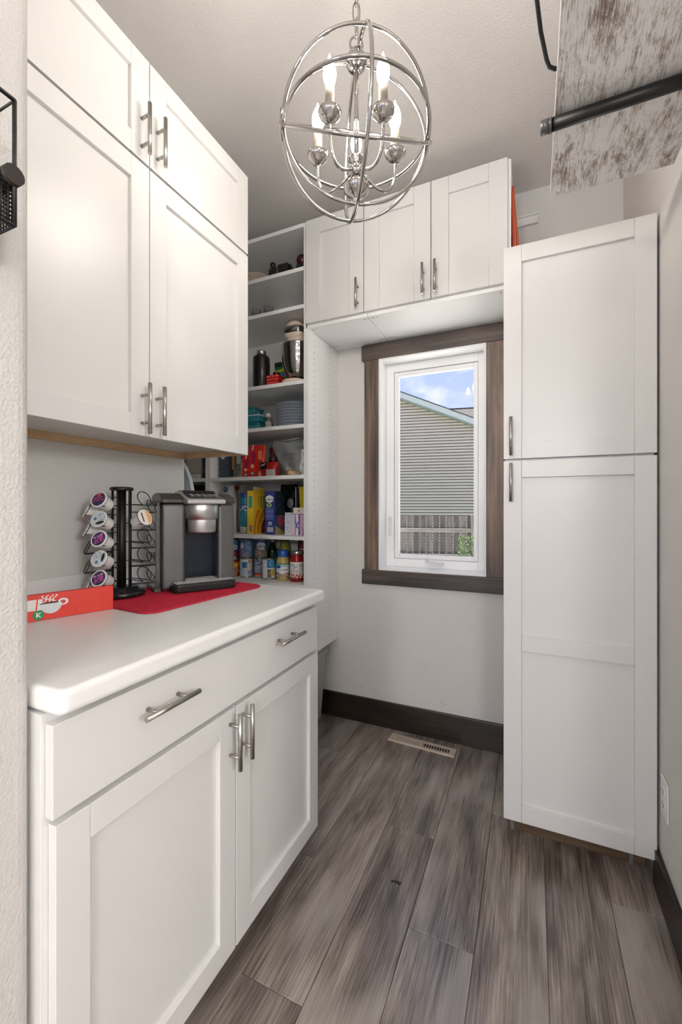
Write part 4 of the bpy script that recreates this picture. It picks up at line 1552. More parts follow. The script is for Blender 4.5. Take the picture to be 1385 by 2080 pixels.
def can_blue_facts(u, v):
    if 0.47 < u < 0.63:
        if 0.05 < v < 0.95:
            return lines(u, v, 22, (50, 84, 140), (150, 186, 222))
    if ell(u, v, 0.40, 0.28, 0.06, 0.24):
        return (130, 60, 70) if h01(int(u * 70), int(v * 24)) > 0.5 else (205, 190, 196)
    if ell(u, v, 0.38, 0.66, 0.06, 0.2):
        return (232, 236, 242)
    if v < 0.33 and 0.42 < u < 0.47:
        return (196, 170, 168)
    return (88, 128, 190)


def can_blue_beans(u, v):
    if ell(u, v, 0.5, 0.66, 0.13, 0.24):
        return (60, 66, 80) if (abs(v - 0.62) < 0.05 and int(u * 90) % 2) else (236, 238, 240)
    if v < 0.45:
        g = h01(int(u * 70), int(v * 22))
        return (206, 194, 176) if g > 0.5 else (150, 132, 118) if g > 0.2 else (92, 78, 84)
    return p_logo(u, v, 0.44, 0.90) or (74, 98, 168)


def can_chili(u, v):
    if ell(u, v, 0.5, 0.26, 0.15, 0.22):
        g = h01(int(u * 70), int(v * 24))
        return (238, 208, 170) if g > 0.6 else (190, 92, 50) if g > 0.3 else (140, 60, 36)
    if abs(v - 0.70 - 0.05 * math.sin(u * 20)) < 0.11:
        return (242, 196, 44)
    if abs(v - 0.50) < 0.04:
        return (232, 160, 60)
    if v > 0.86:
        return (122, 36, 26)
    return (206, 74, 40)


def can_whiteblue(u, v):
    if 0.40 < u < 0.52 and 0.50 < v < 0.84:
        return lines(u, v, 20, (40, 90, 160), (66, 130, 200))
    if 0.54 < u < 0.64 and 0.76 < v < 0.94:
        return (110, 100, 90) if int(u * 160) % 2 else (222, 214, 200)
    if v < 0.42 and u < 0.54:
        return lines(u, v, 16, (150, 180, 212), (214, 226, 238), 3)
    if v < 0.36:
        return (130, 160, 200) if abs(v - 0.2 - (u - 0.55) * 1.2) < 0.07 else (196, 212, 230)
    return (226, 232, 238) if u < 0.53 else (232, 224, 212)


def can_text(u, v):
    if v < 0.20:
        return (214, 76, 62) if v > 0.05 else (230, 180, 170)
    if v < 0.36:
        return (140, 176, 206)
    return (80, 96, 140) if h01(int(u * 66), int(v * 16)) > 0.55 else (216, 224, 236)


def can_lemon(u, v):
    if u > 0.455 and v > 0.56:
        return (120, 200, 170) if (ell(u, v, 0.575, 0.79, 0.055, 0.17) and not ell(u, v, 0.575, 0.79, 0.035, 0.11)) else (40, 112, 180)
    if ell(u, v, 0.60, 0.30, 0.05, 0.22):
        return (204, 176, 76) if ell(u, v, 0.60, 0.30, 0.042, 0.18) else (238, 232, 200)
    if 0.46 < u < 0.56 and v < 0.50:
        g = h01(int(u * 90), int(v * 26))
        return (96, 92, 60) if g > 0.5 else (60, 70, 52) if g > 0.25 else (160, 150, 120)
    return (230, 234, 236)


def jar_mush(u, v):
    if v > 0.92:
        return (70, 150, 70)
    if ell(u, v, 0.30, 0.76, 0.12, 0.12):
        return (28, 90, 170)
    if ell(u, v, 0.52, 0.52, 0.30, 0.24):
        return (60, 80, 130) if (abs(v - 0.54) < 0.05 and int(u * 60) % 2) else (240, 238, 240)
    if v < 0.36:
        g = h01(int(u * 34), int(v * 18))
        return (222, 206, 182) if g > 0.5 else (120, 86, 64)
    return (176, 206, 216)


def jar_red(u, v):
    if v < 0.28:
        g = h01(int(u * 30), int(v * 16))
        return (226, 210, 190) if g > 0.6 else (120, 60, 44) if g > 0.3 else (190, 60, 60)
    return lines(u, v, 18, (150, 140, 138), (232, 228, 224)) if 0.2 < u < 0.8 and v < 0.9 else (236, 232, 226)


ZG = shelf_top(7)
GC = 'tins on the lowest visible shelf'
can('orange and yellow tin at the left end of the bottom tin row', -1.600, 2.005, ZG, 0.0335, 0.106, can_chili, GC)
can('white and blue tin with a barcode, second in the bottom tin row', -1.512, 2.000, ZG, 0.0370, 0.112, can_whiteblue, GC)
can('narrow white tin with blue lettering and a red foot in the bottom row', -1.443, 2.035, ZG, 0.0300, 0.112, can_text, GC)
can('white tin with a blue corner and a lemon picture in the bottom row', -1.356, 2.002, ZG, 0.0385, 0.117, can_lemon, GC)
can('blue and red tin stacked on the orange and yellow tin', -1.603, 2.008, ZG + 0.1065, 0.0330, 0.106, can_blue_red, GC)
can('blue tin with a nutrition panel stacked on the white and blue tin', -1.516, 2.010, ZG + 0.1125, 0.0385, 0.106, can_blue_facts, GC)
can('blue tin with a white oval and beans stacked on the narrow white tin', -1.436, 2.040, ZG + 0.1125, 0.0355, 0.106, can_blue_beans, GC)
jar('jar of pale mushrooms with a bright blue lid on the lowest visible shelf', -1.262, 2.000, ZG, 0.0370, 0.165, 0.034, (40, 96, 186), jar_mush, 'jars on the lowest visible shelf', (196, 172, 110))
jar('jar of red sauce with a silver lid at the right of the tins', -1.170, 1.995, ZG, 0.0370, 0.165, 0.016, (190, 186, 178), jar_red, 'jars on the lowest visible shelf', (150, 22, 34), lid_metal=0.8)
jar('yellow green pickle jar standing behind the blue-lidded mushroom jar', -1.345, 2.150, ZG, 0.0350, 0.205, 0.014, (120, 130, 60), lambda u, v: (150, 150, 70) if h01(int(u * 30), int(v * 20)) > 0.45 else (214, 206, 130), 'jars on the lowest visible shelf', (150, 146, 60))
mr = can('dark red tin with pale script lettering behind the red sauce jar', -1.225, 2.165, ZG + 0.105, 0.033, 0.104, lambda u, v: (110, 34, 48) if v > 0.2 else (210, 180, 170), GC, ends=(150, 140, 135))
can('dark red tin under the one with script lettering, behind the red sauce jar', -1.225, 2.165, ZG, 0.033, 0.104, lambda u, v: (104, 30, 44) if v > 0.25 else (200, 170, 160), GC, ends=(150, 140, 135))
f_ = math.atan2(-2.165, 1.225)
text_part('lettering', mr, "Campbell's", 0.015, col((236, 226, 214)), lambda x, y: Vector((0.0332 * math.cos(f_ + x / 0.033), 0.0332 * math.sin(f_ + x / 0.033), 0.055 + y)))
gbt = thing('sauce_bottle', 'dark green bottle behind the stacked blue tins on the lowest visible shelf', 'bottle', (-1.418, 2.130, ZG))
MB().lathe([(0.0001, 0.0003), (0.026, 0.0003), (0.028, 0.004), (0.028, 0.14), (0.022, 0.165), (0.012, 0.180), (0.011, 0.195)], 24).build('glass_body', col((12, 44, 26), 0.1), gbt)
MB().lathe([(0.0125, 0.195), (0.0125, 0.218), (0.011, 0.220), (0.0001, 0.220)], 20).build('cap', col((225, 225, 220), 0.4), gbt)
gf = math.atan2(-2.13, 1.418)
paint_grid('paper_label', gbt, lambda u, v: (0.0283 * math.cos(gf - 1.6 + 3.2 * u), 0.0283 * math.sin(gf - 1.6 + 3.2 * u), 0.05 + 0.09 * v), 24, 16, lambda u, v: (120, 190, 110) if abs(v - 0.3 - 0.3 * u) < 0.09 else (24, 92, 52) if v < 0.6 else (16, 56, 36), wrap=True)

# ---- shelf F: boxes and bags
ZF = shelf_top(6)
wb_ = thing('flour_bag', 'white paper bag with a round blue mark behind the coffee maker on the shelf', 'bag', (-1.640, 2.00, ZF))
def pouch(mb, w_, d_, h_, n=10, k=12, pinch=0.55):
    vs_, fs_ = [], []
    for i in range(n + 1):
        t = i / n
        dd = d_ * (1 - (1 - pinch * 0.2) * max(0, (t - 0.62) / 0.38) ** 1.5)
        ww = w_ * (1 - 0.06 * math.sin(t * 7) - 0.05 * t)
        for j in range(2 * k):
            a = 2 * PI * j / (2 * k)
            ca_, sa_ = math.cos(a), math.sin(a)
            x = ww / 2 * math.copysign(abs(ca_) ** 0.55, ca_)
            y = dd / 2 * math.copysign(abs(sa_) ** 0.55, sa_)
            wob = 0.03 * w_ * math.sin(3 * a + 9 * t) * (0.3 + t)
            vs_.append((x + wob * ca_, y + wob * sa_, h_ * t + 0.0003))
    for i in range(n):
        for j in range(2 * k):
            j2 = (j + 1) % (2 * k)
            fs_.append((i * 2 * k + j, i * 2 * k + j2, (i + 1) * 2 * k + j2, (i + 1) * 2 * k + j))
    fs_.append(tuple(range(2 * k - 1, -1, -1)))
    fs_.append(tuple(n * 2 * k + j for j in range(2 * k)))
    mb.add(vs_, fs_, 0, True)
    return mb
pouch(MB(), 0.080, 0.09, 0.285).build('paper', col((238, 236, 234), 0.6), wb_)
MB().cyl((0.016, -0.046, 0.255), (0.016, -0.0475, 0.255), 0.017, n=24).build('blue_mark', col((44, 78, 150)), wb_)
text_part('lettering', wb_, 'Great\nValue', 0.011, col((240, 242, 246)), lambda x, y: Vector((0.016 + x, -0.0479, 0.258 + y)))
text_part('lettering', wb_, 'Mashed\nPotatoes', 0.020, col((60, 60, 66)), lambda x, y: Vector((0.012 + x, -0.0478, 0.200 + y)))
pk = thing('snack_pouch', 'white pouch with a red brown picture at the left end of the shelf', 'pouch', (-1.700 + 0.055, 2.13, ZF))
pouch(MB(), 0.05, 0.06, 0.295).build('film', col((222, 214, 204), 0.4), pk)
MB().cyl((-0.008, -0.031, 0.270), (-0.008, -0.0325, 0.270), 0.016, n=20).build('picture', col((150, 62, 44)), pk)

cn = thing('cardboard_canister', 'blue and teal cardboard canister left of the yellow box', 'canister', (-1.522, 2.010, ZF))
MB().lathe([(0.0001, 0.0003), (0.033, 0.0003), (0.0335, 0.002), (0.0335, 0.232), (0.0325, 0.235), (0.0001, 0.235)], 32).build('tube', col((40, 92, 150), 0.4), cn)
cf = math.atan2(-2.01, 1.522)
def can_paint(u, v):
    if v < 0.20:
        return lines(u, v, 40, (90, 110, 120), (214, 210, 196)) if v < 0.15 else (90, 140, 130)
    if abs(v - 0.60 - 0.03 * math.sin(u * 22)) < 0.012:
        return (206, 222, 230)
    if 0.60 < v < 0.74:
        return (214, 222, 236) if (abs(v - 0.67) < 0.03 and int(u * 46) % 2 and 0.3 < u < 0.6) else (34, 76, 150)
    if v > 0.90:
        return (36, 72, 140)
    if v > 0.74:
        return (40, 130, 150)
    return (32, 120, 148) if h01(int(u * 20), int(v * 16)) > 0.25 else (60, 150, 164)
paint_grid('paper_label', cn, lambda u, v: (0.0338 * math.cos(cf - 2 + 4 * u), 0.0338 * math.sin(cf - 2 + 4 * u), 0.003 + 0.226 * v), 96, 100, can_paint, wrap=True)


def yl_front(u, v):
    if rec(u, v, 0.2, 0.85, 0.60, 0.88):
        return (74, 172, 146)
    if rec(u, v, 0.3, 0.85, 0.05, 0.20):
        return (70, 64, 60) if int(u * 22) % 2 else (226, 220, 205)
    return (242, 204, 66)


def yl_side(u, v):
    # banana and berries, green wordmark running up the side
    if 0.60 < u < 0.78 and 0.58 < v < 0.90:
        return (226, 226, 120) if (abs(u - 0.69) < 0.035 and int(v * 40) % 2) else (32, 120, 56)
    if 0.88 < u < 0.97 and 0.52 < v < 0.88 and int(v * 44) % 3:
        return (96, 90, 30)
    if 0.40 < u < 0.50 and 0.64 < v < 0.86 and int(v * 44) % 3:
        return (190, 130, 40)
    for k, (cu, rr) in enumerate(((1.25, 1.16), (1.25, 0.98), (1.25, 0.80), (1.25, 0.64))):
        d = math.hypot(u - cu, (v - 0.02) * 1.6)
        if abs(d - rr) < 0.07 and v < 0.56:
            return [(224, 122, 36), (246, 196, 52), (238, 150, 44), (250, 214, 90)][k]
    d = math.hypot(u - 0.75, (v - 0.38) * 1.5)
    if v < 0.56 and u > 0.35 and math.hypot(u - 1.25, (v - 0.02) * 1.6) < 1.08:
        g = h01(int(u * 24), int(v * 46))
        return (120, 40, 30) if g > 0.45 else (200, 90, 50)
    return (240, 194, 54)


yb_ = carton('food_box', 'bright yellow box with a banana picture standing spine out on the shelf', 'box', -1.4455, 1.95, ZF, 0.043, 0.108, 0.245, (238, 196, 60), yl_front, yl_side, 'boxes on the shelf above the tins', nu=24, nv=70)
MB().add([(-0.0215, 0.0, 0.245), (0.0215, 0.0, 0.245), (0.0215, 0.108, 0.245), (-0.0215, 0.108, 0.245), (0.017, 0.004, 0.268), (0.017, 0.104, 0.262)], [(1, 2, 5, 4)]).build('open_flap', col((236, 214, 120), 0.5), yb_)


def bl_front(u, v):
    if ell(u, v, 0.45, 0.82, 0.42, 0.085):
        return (52, 60, 90) if (abs(v - 0.81) < 0.022 and int(u * 20) % 2) else (236, 238, 242)
    if ell(u, v, 0.30, 0.885, 0.2, 0.04):
        return (50, 84, 160)
    if ell(u, v, 0.42, 0.68, 0.26, 0.05) and not ell(u, v, 0.42, 0.68, 0.1, 0.02):
        return (176, 202, 110)
    if rec(u, v, 0.1, 0.85, 0.35, 0.60) and int(v * 60) % 2:
        return (120, 140, 206)
    if rec(u, v, 0.3, 0.7, 0.20, 0.29):
        return (220, 222, 234) if h01(int(u * 14), int(v * 50)) > 0.4 else (50, 60, 124)
    if rec(u, v, 0.2, 0.8, 0.06, 0.17):
        return (40, 40, 50) if int(u * 26) % 2 else (238, 238, 240)
    return (56, 66, 134)


def bl_side(u, v):
    if v < 0.44:
        if ell(u, v, 0.62, 0.30, 0.34, 0.16) and h01(int(u * 9), int(v * 30)) > 0.3:
            return (206, 72, 82)
        if v < 0.22 - 0.18 * u:
            return (222, 196, 140) if int((v + 0.18 * u) * 40) % 2 else (120, 96, 70)
        return (52, 82, 124)
    return (24, 34, 58) if h01(int(u * 10), int(v * 20)) > 0.2 else (30, 74, 74)


carton('food_box', 'dark blue box with strawberries on its side next to the yellow box', 'box', -1.313, 1.95, ZF, 0.066, 0.100, 0.240, (40, 50, 104), bl_front, bl_side, 'boxes on the shelf above the tins', nu=26, nv=70)
bs = thing('food_bag', 'black foil bag with a grey oval mark behind the dark blue box', 'bag', (-1.300, 2.130, ZF))
pouch(MB(), 0.115, 0.085, 0.285).build('foil', col((16, 18, 26), 0.25), bs)
MB().lathe([(0.0001, 0.0), (0.020, 0.0), (0.020, 0.0012), (0.0001, 0.0012)], 24, sy=1.4).build('oval_mark', col((120, 122, 128)), bs, loc=(0.035, -0.046, 0.175), rot=(PI / 2, 0, 0.1))
carton('food_box', 'slim white box with dark print right of the dark blue box', 'box', -1.192, 1.935, ZF, 0.034, 0.09, 0.122, (222, 222, 226), lambda u, v: lines(u, v, 26, (120, 124, 140), (228, 230, 234)) if 0.15 < u < 0.85 else (226, 228, 232), None, 'boxes on the shelf above the tins', nu=12, nv=30)
carton('food_box', 'pale pink box third from the right upright of the shelf', 'box', -1.1625, 1.940, ZF, 0.022, 0.10, 0.112, (226, 206, 216), lambda u, v: (206, 214, 236) if 0.3 < u < 0.9 and v > 0.4 else (226, 200, 212), None, 'boxes on the shelf above the tins', nu=8, nv=24)
carton('food_box', 'purple and white box between the two pink boxes', 'box', -1.135, 1.940, ZF, 0.028, 0.10, 0.114, (120, 92, 156), lambda u, v: (232, 228, 240) if 0.2 < u < 0.7 and (v > 0.62 or v < 0.34) else (110, 96, 170) if h01(int(u * 10), int(v * 24)) > 0.3 else (226, 222, 238), None, 'boxes on the shelf above the tins', nu=10, nv=28)
carton('food_box', 'mauve pink box against the right upright of the shelf', 'box', -1.105, 1.940, ZF, 0.026, 0.10, 0.112, (206, 168, 190), lambda u, v: (150, 90, 120) if abs(u - 0.6 - 0.2 * math.sin(v * 9)) < 0.1 and v < 0.4 else (208, 172, 194), None, 'boxes on the shelf above the tins', nu=8, nv=24)
carton('food_box', 'small cream carton lying on top of the pink and purple boxes', 'box', -1.130, 1.955, ZF + 0.1145, 0.076, 0.08, 0.034, (228, 220, 210), lambda u, v: (150, 140, 130) if ell(u, v, 0.45, 0.5, 0.06, 0.25) else (230, 222, 212), None, 'boxes on the shelf above the tins', nu=20, nv=10)
carton('food_box', 'black and yellow box standing behind the pink and purple boxes', 'box', -1.188, 2.08, ZF, 0.082, 0.06, 0.268, (22, 24, 30), lambda u, v: (226, 200, 52) if u > 0.5 - 0.22 * v else (18, 20, 26) if u > 0.06 else (214, 214, 210), lambda u, v: (190, 170, 60), 'boxes on the shelf above the tins', nu=20, nv=40)

# ---- shelf E
ZE = shelf_top(5)
carton('gift_box', 'dark blue grey box with a white oval label at the left of the snack shelf', 'box', -1.640, 1.955, ZE, 0.064, 0.12, 0.175, (66, 78, 92), lambda u, v: (224, 228, 230) if ell(u, v, 0.45, 0.77, 0.28, 0.13) else (70, 84, 98), None, None, nu=24, nv=50)
gn = thing('grain_bag', 'clear bag of mixed beans with a paper tag on the snack shelf', 'bag', (-1.556, 2.005, ZE))
pouch(MB(), 0.082, 0.07, 0.155).build('film', M['zipbag'], gn)
gb_ = MB()
rg = random.Random(3)
for i in range(420):
    a, r, zz = rg.uniform(0, 2 * PI), rg.uniform(0.2, 1) ** 0.5, rg.uniform(0.004, 0.062)
    px_, py_ = 0.037 * r * math.cos(a), 0.031 * r * math.sin(a)
    s = rg.uniform(0.003, 0.0045)
    mi = rg.randrange(3)
    gb_.add([(px_ + s, py_, zz), (px_ - s, py_, zz), (px_, py_ + s, zz), (px_, py_ - s, zz), (px_, py_, zz + s), (px_, py_, zz - s)],
            [(0, 2, 4), (2, 1, 4), (1, 3, 4), (3, 0, 4), (2, 0, 5), (1, 2, 5), (3, 1, 5), (0, 3, 5)], mi, True)
gb_.build('beans', [col((196, 178, 120)), col((150, 140, 92)), col((214, 204, 170))], gn)['kind'] = 'stuff'
bx('paper_tag', col((150, 118, 84)), gn, -0.032, -0.012, -0.040, -0.038, 0.05, 0.13)
bx('bar_tag', col((176, 172, 166)), gn, 0.002, 0.032, -0.040, -0.0385, 0.08, 0.15)


def red_front(u, v):
    if v < 0.18 and ell(u, v, 0.5, 0.12, 0.34, 0.08):
        return (200, 190, 180) if ell(u, v, 0.5, 0.12, 0.2, 0.05) else (84, 56, 52)
    if ell(u, v, 0.5, 0.34, 0.22, 0.06):
        return (228, 214, 170)
    if 0.44 < v < 0.78 and u > 0.35:
        return (168, 36, 84)
    if v > 0.84 and abs(u - 0.55 - (v - 0.9)) < 0.12:
        return (238, 226, 226)
    return (222, 52, 42)


carton('food_box', 'left one of the two slim red boxes on the snack shelf', 'box', -1.481, 1.955, ZE, 0.046, 0.12, 0.128, (216, 48, 40), red_front, None, 'slim red boxes on the snack shelf', nu=16, nv=44)
carton('food_box', 'right, taller one of the two slim red boxes on the snack shelf', 'box', -1.433, 1.953, ZE, 0.046, 0.075, 0.182, (214, 46, 40), red_front, None, 'slim red boxes on the snack shelf', nu=16, nv=44)
tb_ = thing('sauce_tube', 'orange red squeeze pouch with a cream foot beside the slim red boxes', 'pouch', (-1.394, 1.990, ZE))
MB().lathe([(0.0001, 0.0003), (0.019, 0.0003), (0.021, 0.003), (0.021, 0.035)], 24).build('cap', col((226, 206, 180), 0.4), tb_)
def tube_film(mb):
    vs_, fs_ = [], []
    for i in range(9):
        t = i / 8
        for j in range(24):
            a = 2 * PI * j / 24
            vs_.append((0.0225 * (1 + 0.10 * t) * math.cos(a), 0.0225 * (1 - 0.85 * t ** 1.5) * math.sin(a), 0.035 + 0.150 * t))
    for i in range(8):
        for j in range(24):
            fs_.append((i * 24 + j, i * 24 + (j + 1) % 24, (i + 1) * 24 + (j + 1) % 24, (i + 1) * 24 + j))
    return mb.add(vs_, fs_, 0, True)
tube_film(MB()).build('film', col((222, 66, 38), 0.35), tb_)
bx('lettering_block', col((240, 150, 110)), tb_, -0.012, 0.014, -0.0225, -0.0215, 0.10, 0.15)
jar('spice jar with a red cap and beige label behind the orange red pouch', -1.398, 2.110, ZE, 0.027, 0.185, 0.034, (150, 30, 36), lambda u, v: (30, 26, 28) if v > 0.72 else (216, 196, 160) if h01(int(u * 12), int(v * 8)) > 0.3 else (160, 110, 80), None, (120, 80, 60), name='spice_jar')
rbg = thing('snack_bag', 'crumpled red and black snack bag in the middle of the snack shelf', 'bag', (-1.333, 1.978, ZE))
pouch(MB(), 0.106, 0.05, 0.085, n=12).build('film', col((172, 30, 30), 0.25), rbg)
def wavy(name, mt, parent, pts, t_):
    MB().tube(pts, t_, 6).build(name, mt, parent)
MB().box(-0.045, 0.0, -0.034, -0.0295, 0.045, 0.082).build('black_panel', col((26, 22, 24), 0.3), rbg, bevel=0.003)
MB().tube([(-0.036, -0.0345, 0.055), (-0.028, -0.0350, 0.070), (-0.018, -0.0350, 0.062), (-0.010, -0.0350, 0.074)], 0.0028, 6).build('white_swirl', col((230, 228, 226)), rbg)
MB().prism(rrect(-0.002, 0.055, -0.036, -0.030, 0.002, 2), 0.002, 0.040).build('grey_panel', col((190, 180, 174), 0.4), rbg)
jar('squat jar with a black screw lid behind the red snack bag', -1.335, 2.170, ZE, 0.042, 0.155, 0.040, (14, 14, 15), None, None, (176, 170, 160), name='squat_jar', lid_r=0.98)
# zip bag with bread rolls and a teal sachet
zb = thing('zip_bag', 'clear zip bag with a beige bun leaning at the right of the snack shelf', 'bag', (-1.214, 2.04, ZE))
zp = []
for i in range(11):
    t = i / 10
    row = []
    for j in range(9):
        u = j / 8
        wd = 0.062 + 0.030 * math.sin(t * PI * 0.9) + (0.018 * t)
        x = (u - 0.5) * 2 * wd - 0.03 * t + 0.018 * math.sin(t * 5)
        yb2 = 0.034 * math.sin(PI * u) * (1 - t * 0.9)
        row.append((x, yb2, t))
    zp.append(row)
for sgn in (-1, 1):
    mb = MB()
    vs_ = []
    for i, row in enumerate(zp):
        for (x, y, t) in row:
            vs_.append((x, sgn * y + 0.006 * math.sin(9 * t + x * 60), 0.001 + 0.205 * t + 0.012 * t * math.sin(x * 40)))
    mb.add(vs_, [(i * 9 + j, i * 9 + j + 1, (i + 1) * 9 + j + 1, (i + 1) * 9 + j) for i in range(10) for j in range(8)], 0, True)
    mb.build('film', M['zipbag'], zb)
MB().tube([(-0.095 + 0.002, 0, 0.206), (-0.03, 0.003, 0.212), (0.035, 0.0, 0.218)], 0.0022, 6).build('zip_seal', col((226, 230, 230), 0.3), zb)
bun = thing('bread_bun', 'beige bread bun lying in the clear zip bag', 'bread', (-1.218, 2.038, ZE + 0.002))
MB().lathe([(0.0001, 0.0), (0.036, 0.001), (0.045, 0.010), (0.044, 0.022), (0.034, 0.036), (0.018, 0.044), (0.0001, 0.046)], 28, sx=1.05, sy=0.62).build('crust', col((222, 184, 140), 0.7), bun)
MB().tube([(-0.035, -0.016, 0.026), (-0.01, -0.019, 0.036), (0.02, -0.017, 0.037), (0.037, -0.012, 0.026)], 0.004, 6).build('crease', col((202, 158, 112), 0.7), bun)
ts = thing('sachet', 'teal printed sachet standing behind the zip bag', 'sachet', (-1.178, 2.10, ZE))
pouch(MB(), 0.040, 0.02, 0.165).build('film', col((120, 190, 192), 0.4), ts)
for q in ((-0.008, 0.13), (0.006, 0.10), (-0.004, 0.075)):
    MB().cyl((q[0], -0.0115, q[1]), (q[0], -0.0125, q[1]), 0.004, n=10).build('dot', col((40, 80, 96)), ts)
carton('food_box', 'white box with grey print against the right upright of the snack shelf', 'box', -1.104, 1.955, ZE, 0.030, 0.11, 0.140, (226, 226, 224), lambda u, v: lines(u, v, 22, (110, 112, 116), (228, 228, 226)) if 0.2 < u < 0.9 and not 0.5 < v < 0.6 else (228, 228, 226), None, None, nu=10, nv=34)
carton('food_box', 'tall navy box behind the white box at the right of the snack shelf', 'box', -1.118, 2.085, ZE, 0.055, 0.11, 0.222, (34, 60, 104), lambda u, v: (230, 234, 240) if ell(u, v, 0.7, 0.80, 0.18, 0.03) else (36, 64, 108), None, None, nu=12, nv=40)

# ---- shelf D
ZD = shelf_top(4)
GT = 'teal food containers'
for i, (x, z, w_, h_, lb) in enumerate(((-1.485, 0.0, 0.105, 0.058, 'lowest teal container of the stack next to the paper plates'), (-1.485, 0.0615, 0.110, 0.045, 'middle teal container with a pale lid in the stack'), (-1.500, 0.110, 0.075, 0.040, 'small teal box on top of the container stack'))):
    t = thing('food_container', lb, 'container', (x, 2.06, ZD + z), 0, GT)
    frust(MB(), -w_ / 2, w_ / 2, -0.05, 0.05, 0.0003, h_ - 0.008, 0.006, 0.006).build('tub', col((58, 140, 152), 0.3), t, bevel=0.008, seg=3)
    MB().prism(rrect(-w_ / 2 - 0.002, w_ / 2 + 0.002, -0.053, 0.053, 0.010), h_ - 0.010, h_).build('lid', col((168, 208, 210) if i == 1 else (40, 128, 146), 0.25), t, bevel=0.002)
for i, (x, y, r, h_, lb) in enumerate(((-1.388, 2.045, 0.0195, 0.110, 'clear bottle with a white cap left of the paper plates'), (-1.428, 2.12, 0.020, 0.098, 'shorter clear bottle with a grey cap behind the front bottle'))):
    t = thing('small_bottle', lb, 'bottle', (x, y, ZD), 0, 'small clear bottles')
    MB().lathe([(0.0001, 0.0003), (r, 0.0003), (r, h_ * 0.62), (r * 0.6, h_ * 0.78), (r * 0.6, h_ * 0.8)], 24).build('bottle_body', M['clearjar'], t)
    MB().lathe([(r * 0.7, h_ * 0.79), (r * 0.72, h_ * 0.98), (r * 0.66, h_), (0.0001, h_)], 20).build('cap', col((226, 226, 222) if i == 0 else (170, 168, 164), 0.4), t)
    ff = math.atan2(-y, -x)
    paint_grid('paper_label', t, lambda u, v: ((r + 0.0004) * math.cos(ff - 1.5 + 3 * u), (r + 0.0004) * math.sin(ff - 1.5 + 3 * u), h_ * 0.08 + v * h_ * 0.48), 20, 18, lambda u, v: lines(u, v, 14, (150, 150, 140), (214, 212, 200)), wrap=True)
# stack of plates: each one is a plate
PLX, PLY = -1.245, 2.108
ORD = 'first second third fourth fifth sixth seventh eighth ninth tenth eleventh twelfth thirteenth fourteenth fifteenth sixteenth seventeenth eighteenth nineteenth twentieth twenty-first twenty-second twenty-third twenty-fourth twenty-fifth twenty-sixth'.split()
for i in range(26):
    z = 0.004 + i * 0.0056
    r = 0.110 + 0.0012 * math.sin(i * 2.3)
    n = 48
    t = thing('paper_plate', ORD[i] + ' plate from the bottom of the tall grey blue paper plate stack', 'plate', (PLX + 0.001 * math.sin(i * 1.7), PLY, ZD + z), i * 0.37, 'stack of paper plates')
    if i == 0:
        vs_, fs_ = [], []
        prof_ = [(0.0, 0.0), (0.066, 0.0), (0.074, 0.003), (0.090, 0.0085), (0.1100, 0.0115)]
        for (rr, zz) in prof_:
            for j in range(n):
                a = 2 * PI * j / n
                flu = (0.0012 if j % 2 else -0.0012) * (rr > 0.07)
                vs_.append(((rr + flu) * math.cos(a), (rr + flu) * math.sin(a), zz + flu * 0.8))
        k_ = len(prof_)
        for i2 in range(k_ - 1):
            for j in range(n):
                j2 = (j + 1) % n
                fs_.append((i2 * n + j, i2 * n + j2, (i2 + 1) * n + j2, (i2 + 1) * n + j))
        o_ = len(vs_)
        for (rr, zz) in reversed(prof_):
            for j in range(n):
                a = 2 * PI * j / n
                flu = (0.0012 if j % 2 else -0.0012) * (rr > 0.07)
                vs_.append(((rr + flu) * math.cos(a), (rr + flu) * math.sin(a), zz + flu * 0.8 - 0.0022))
        for i2 in range(k_ - 1):
            for j in range(n):
                j2 = (j + 1) % n
                fs_.append((o_ + i2 * n + j, o_ + i2 * n + j2, o_ + (i2 + 1) * n + j2, o_ + (i2 + 1) * n + j))
        for j in range(n):
            j2 = (j + 1) % n
            fs_.append(((k_ - 1) * n + j, (k_ - 1) * n + j2, o_ + j2, o_ + j))
        PLM = bpy.data.meshes.new('plate_body')
        PLM.from_pydata(vs_, [], fs_)
        PLM.materials.append(col((150, 160, 176), 0.55))
        PLM.update()
        PL3 = PLM.copy()
        PL3.materials.clear()
        PL3.materials.append(col((190, 196, 206), 0.5))
        PLW = PLM.copy()
        PLW.materials.clear()
        PLW.materials.append(col((226, 226, 226), 0.4))
    obj('plate_body', PLW if i == 0 else (PLM if i % 3 else PL3), t)
    if i == 0:
        t['label'] = 'white plate at the very bottom of the tall plate stack'
    if i == 25:
        t['label'] = 'topmost grey blue fluted paper plate of the tall stack'

# ---- shelf C
ZCc = shelf_top(3)
tm = thing('tumbler', 'tall black insulated bottle with a steel cap left of the stand mixer', 'bottle', (-1.405, 2.000, ZCc))
MB().lathe([(0.0001, 0.0003), (0.046, 0.0003), (0.048, 0.003), (0.048, 0.185), (0.044, 0.196), (0.032, 0.203), (0.028, 0.204)], 40).build('body', M['black_plastic'], tm)
MB().lathe([(0.0275, 0.204), (0.0275, 0.226), (0.026, 0.229), (0.0001, 0.229)], 32).build('cap', M['silver'], tm)
gx = carton('food_box', 'green box with yellow and blue print behind the black bottle', 'box', -1.352, 2.13, ZCc, 0.10, 0.05, 0.205, (36, 120, 66), lambda u, v: (20, 40, 30) if v > 0.86 else (206, 196, 70) if abs(v - 0.70 - 0.1 * u) < 0.05 else (70, 130, 190) if abs(v - 0.55 - 0.1 * u) < 0.05 else (44, 138, 76), None, None, nu=24, nv=40)
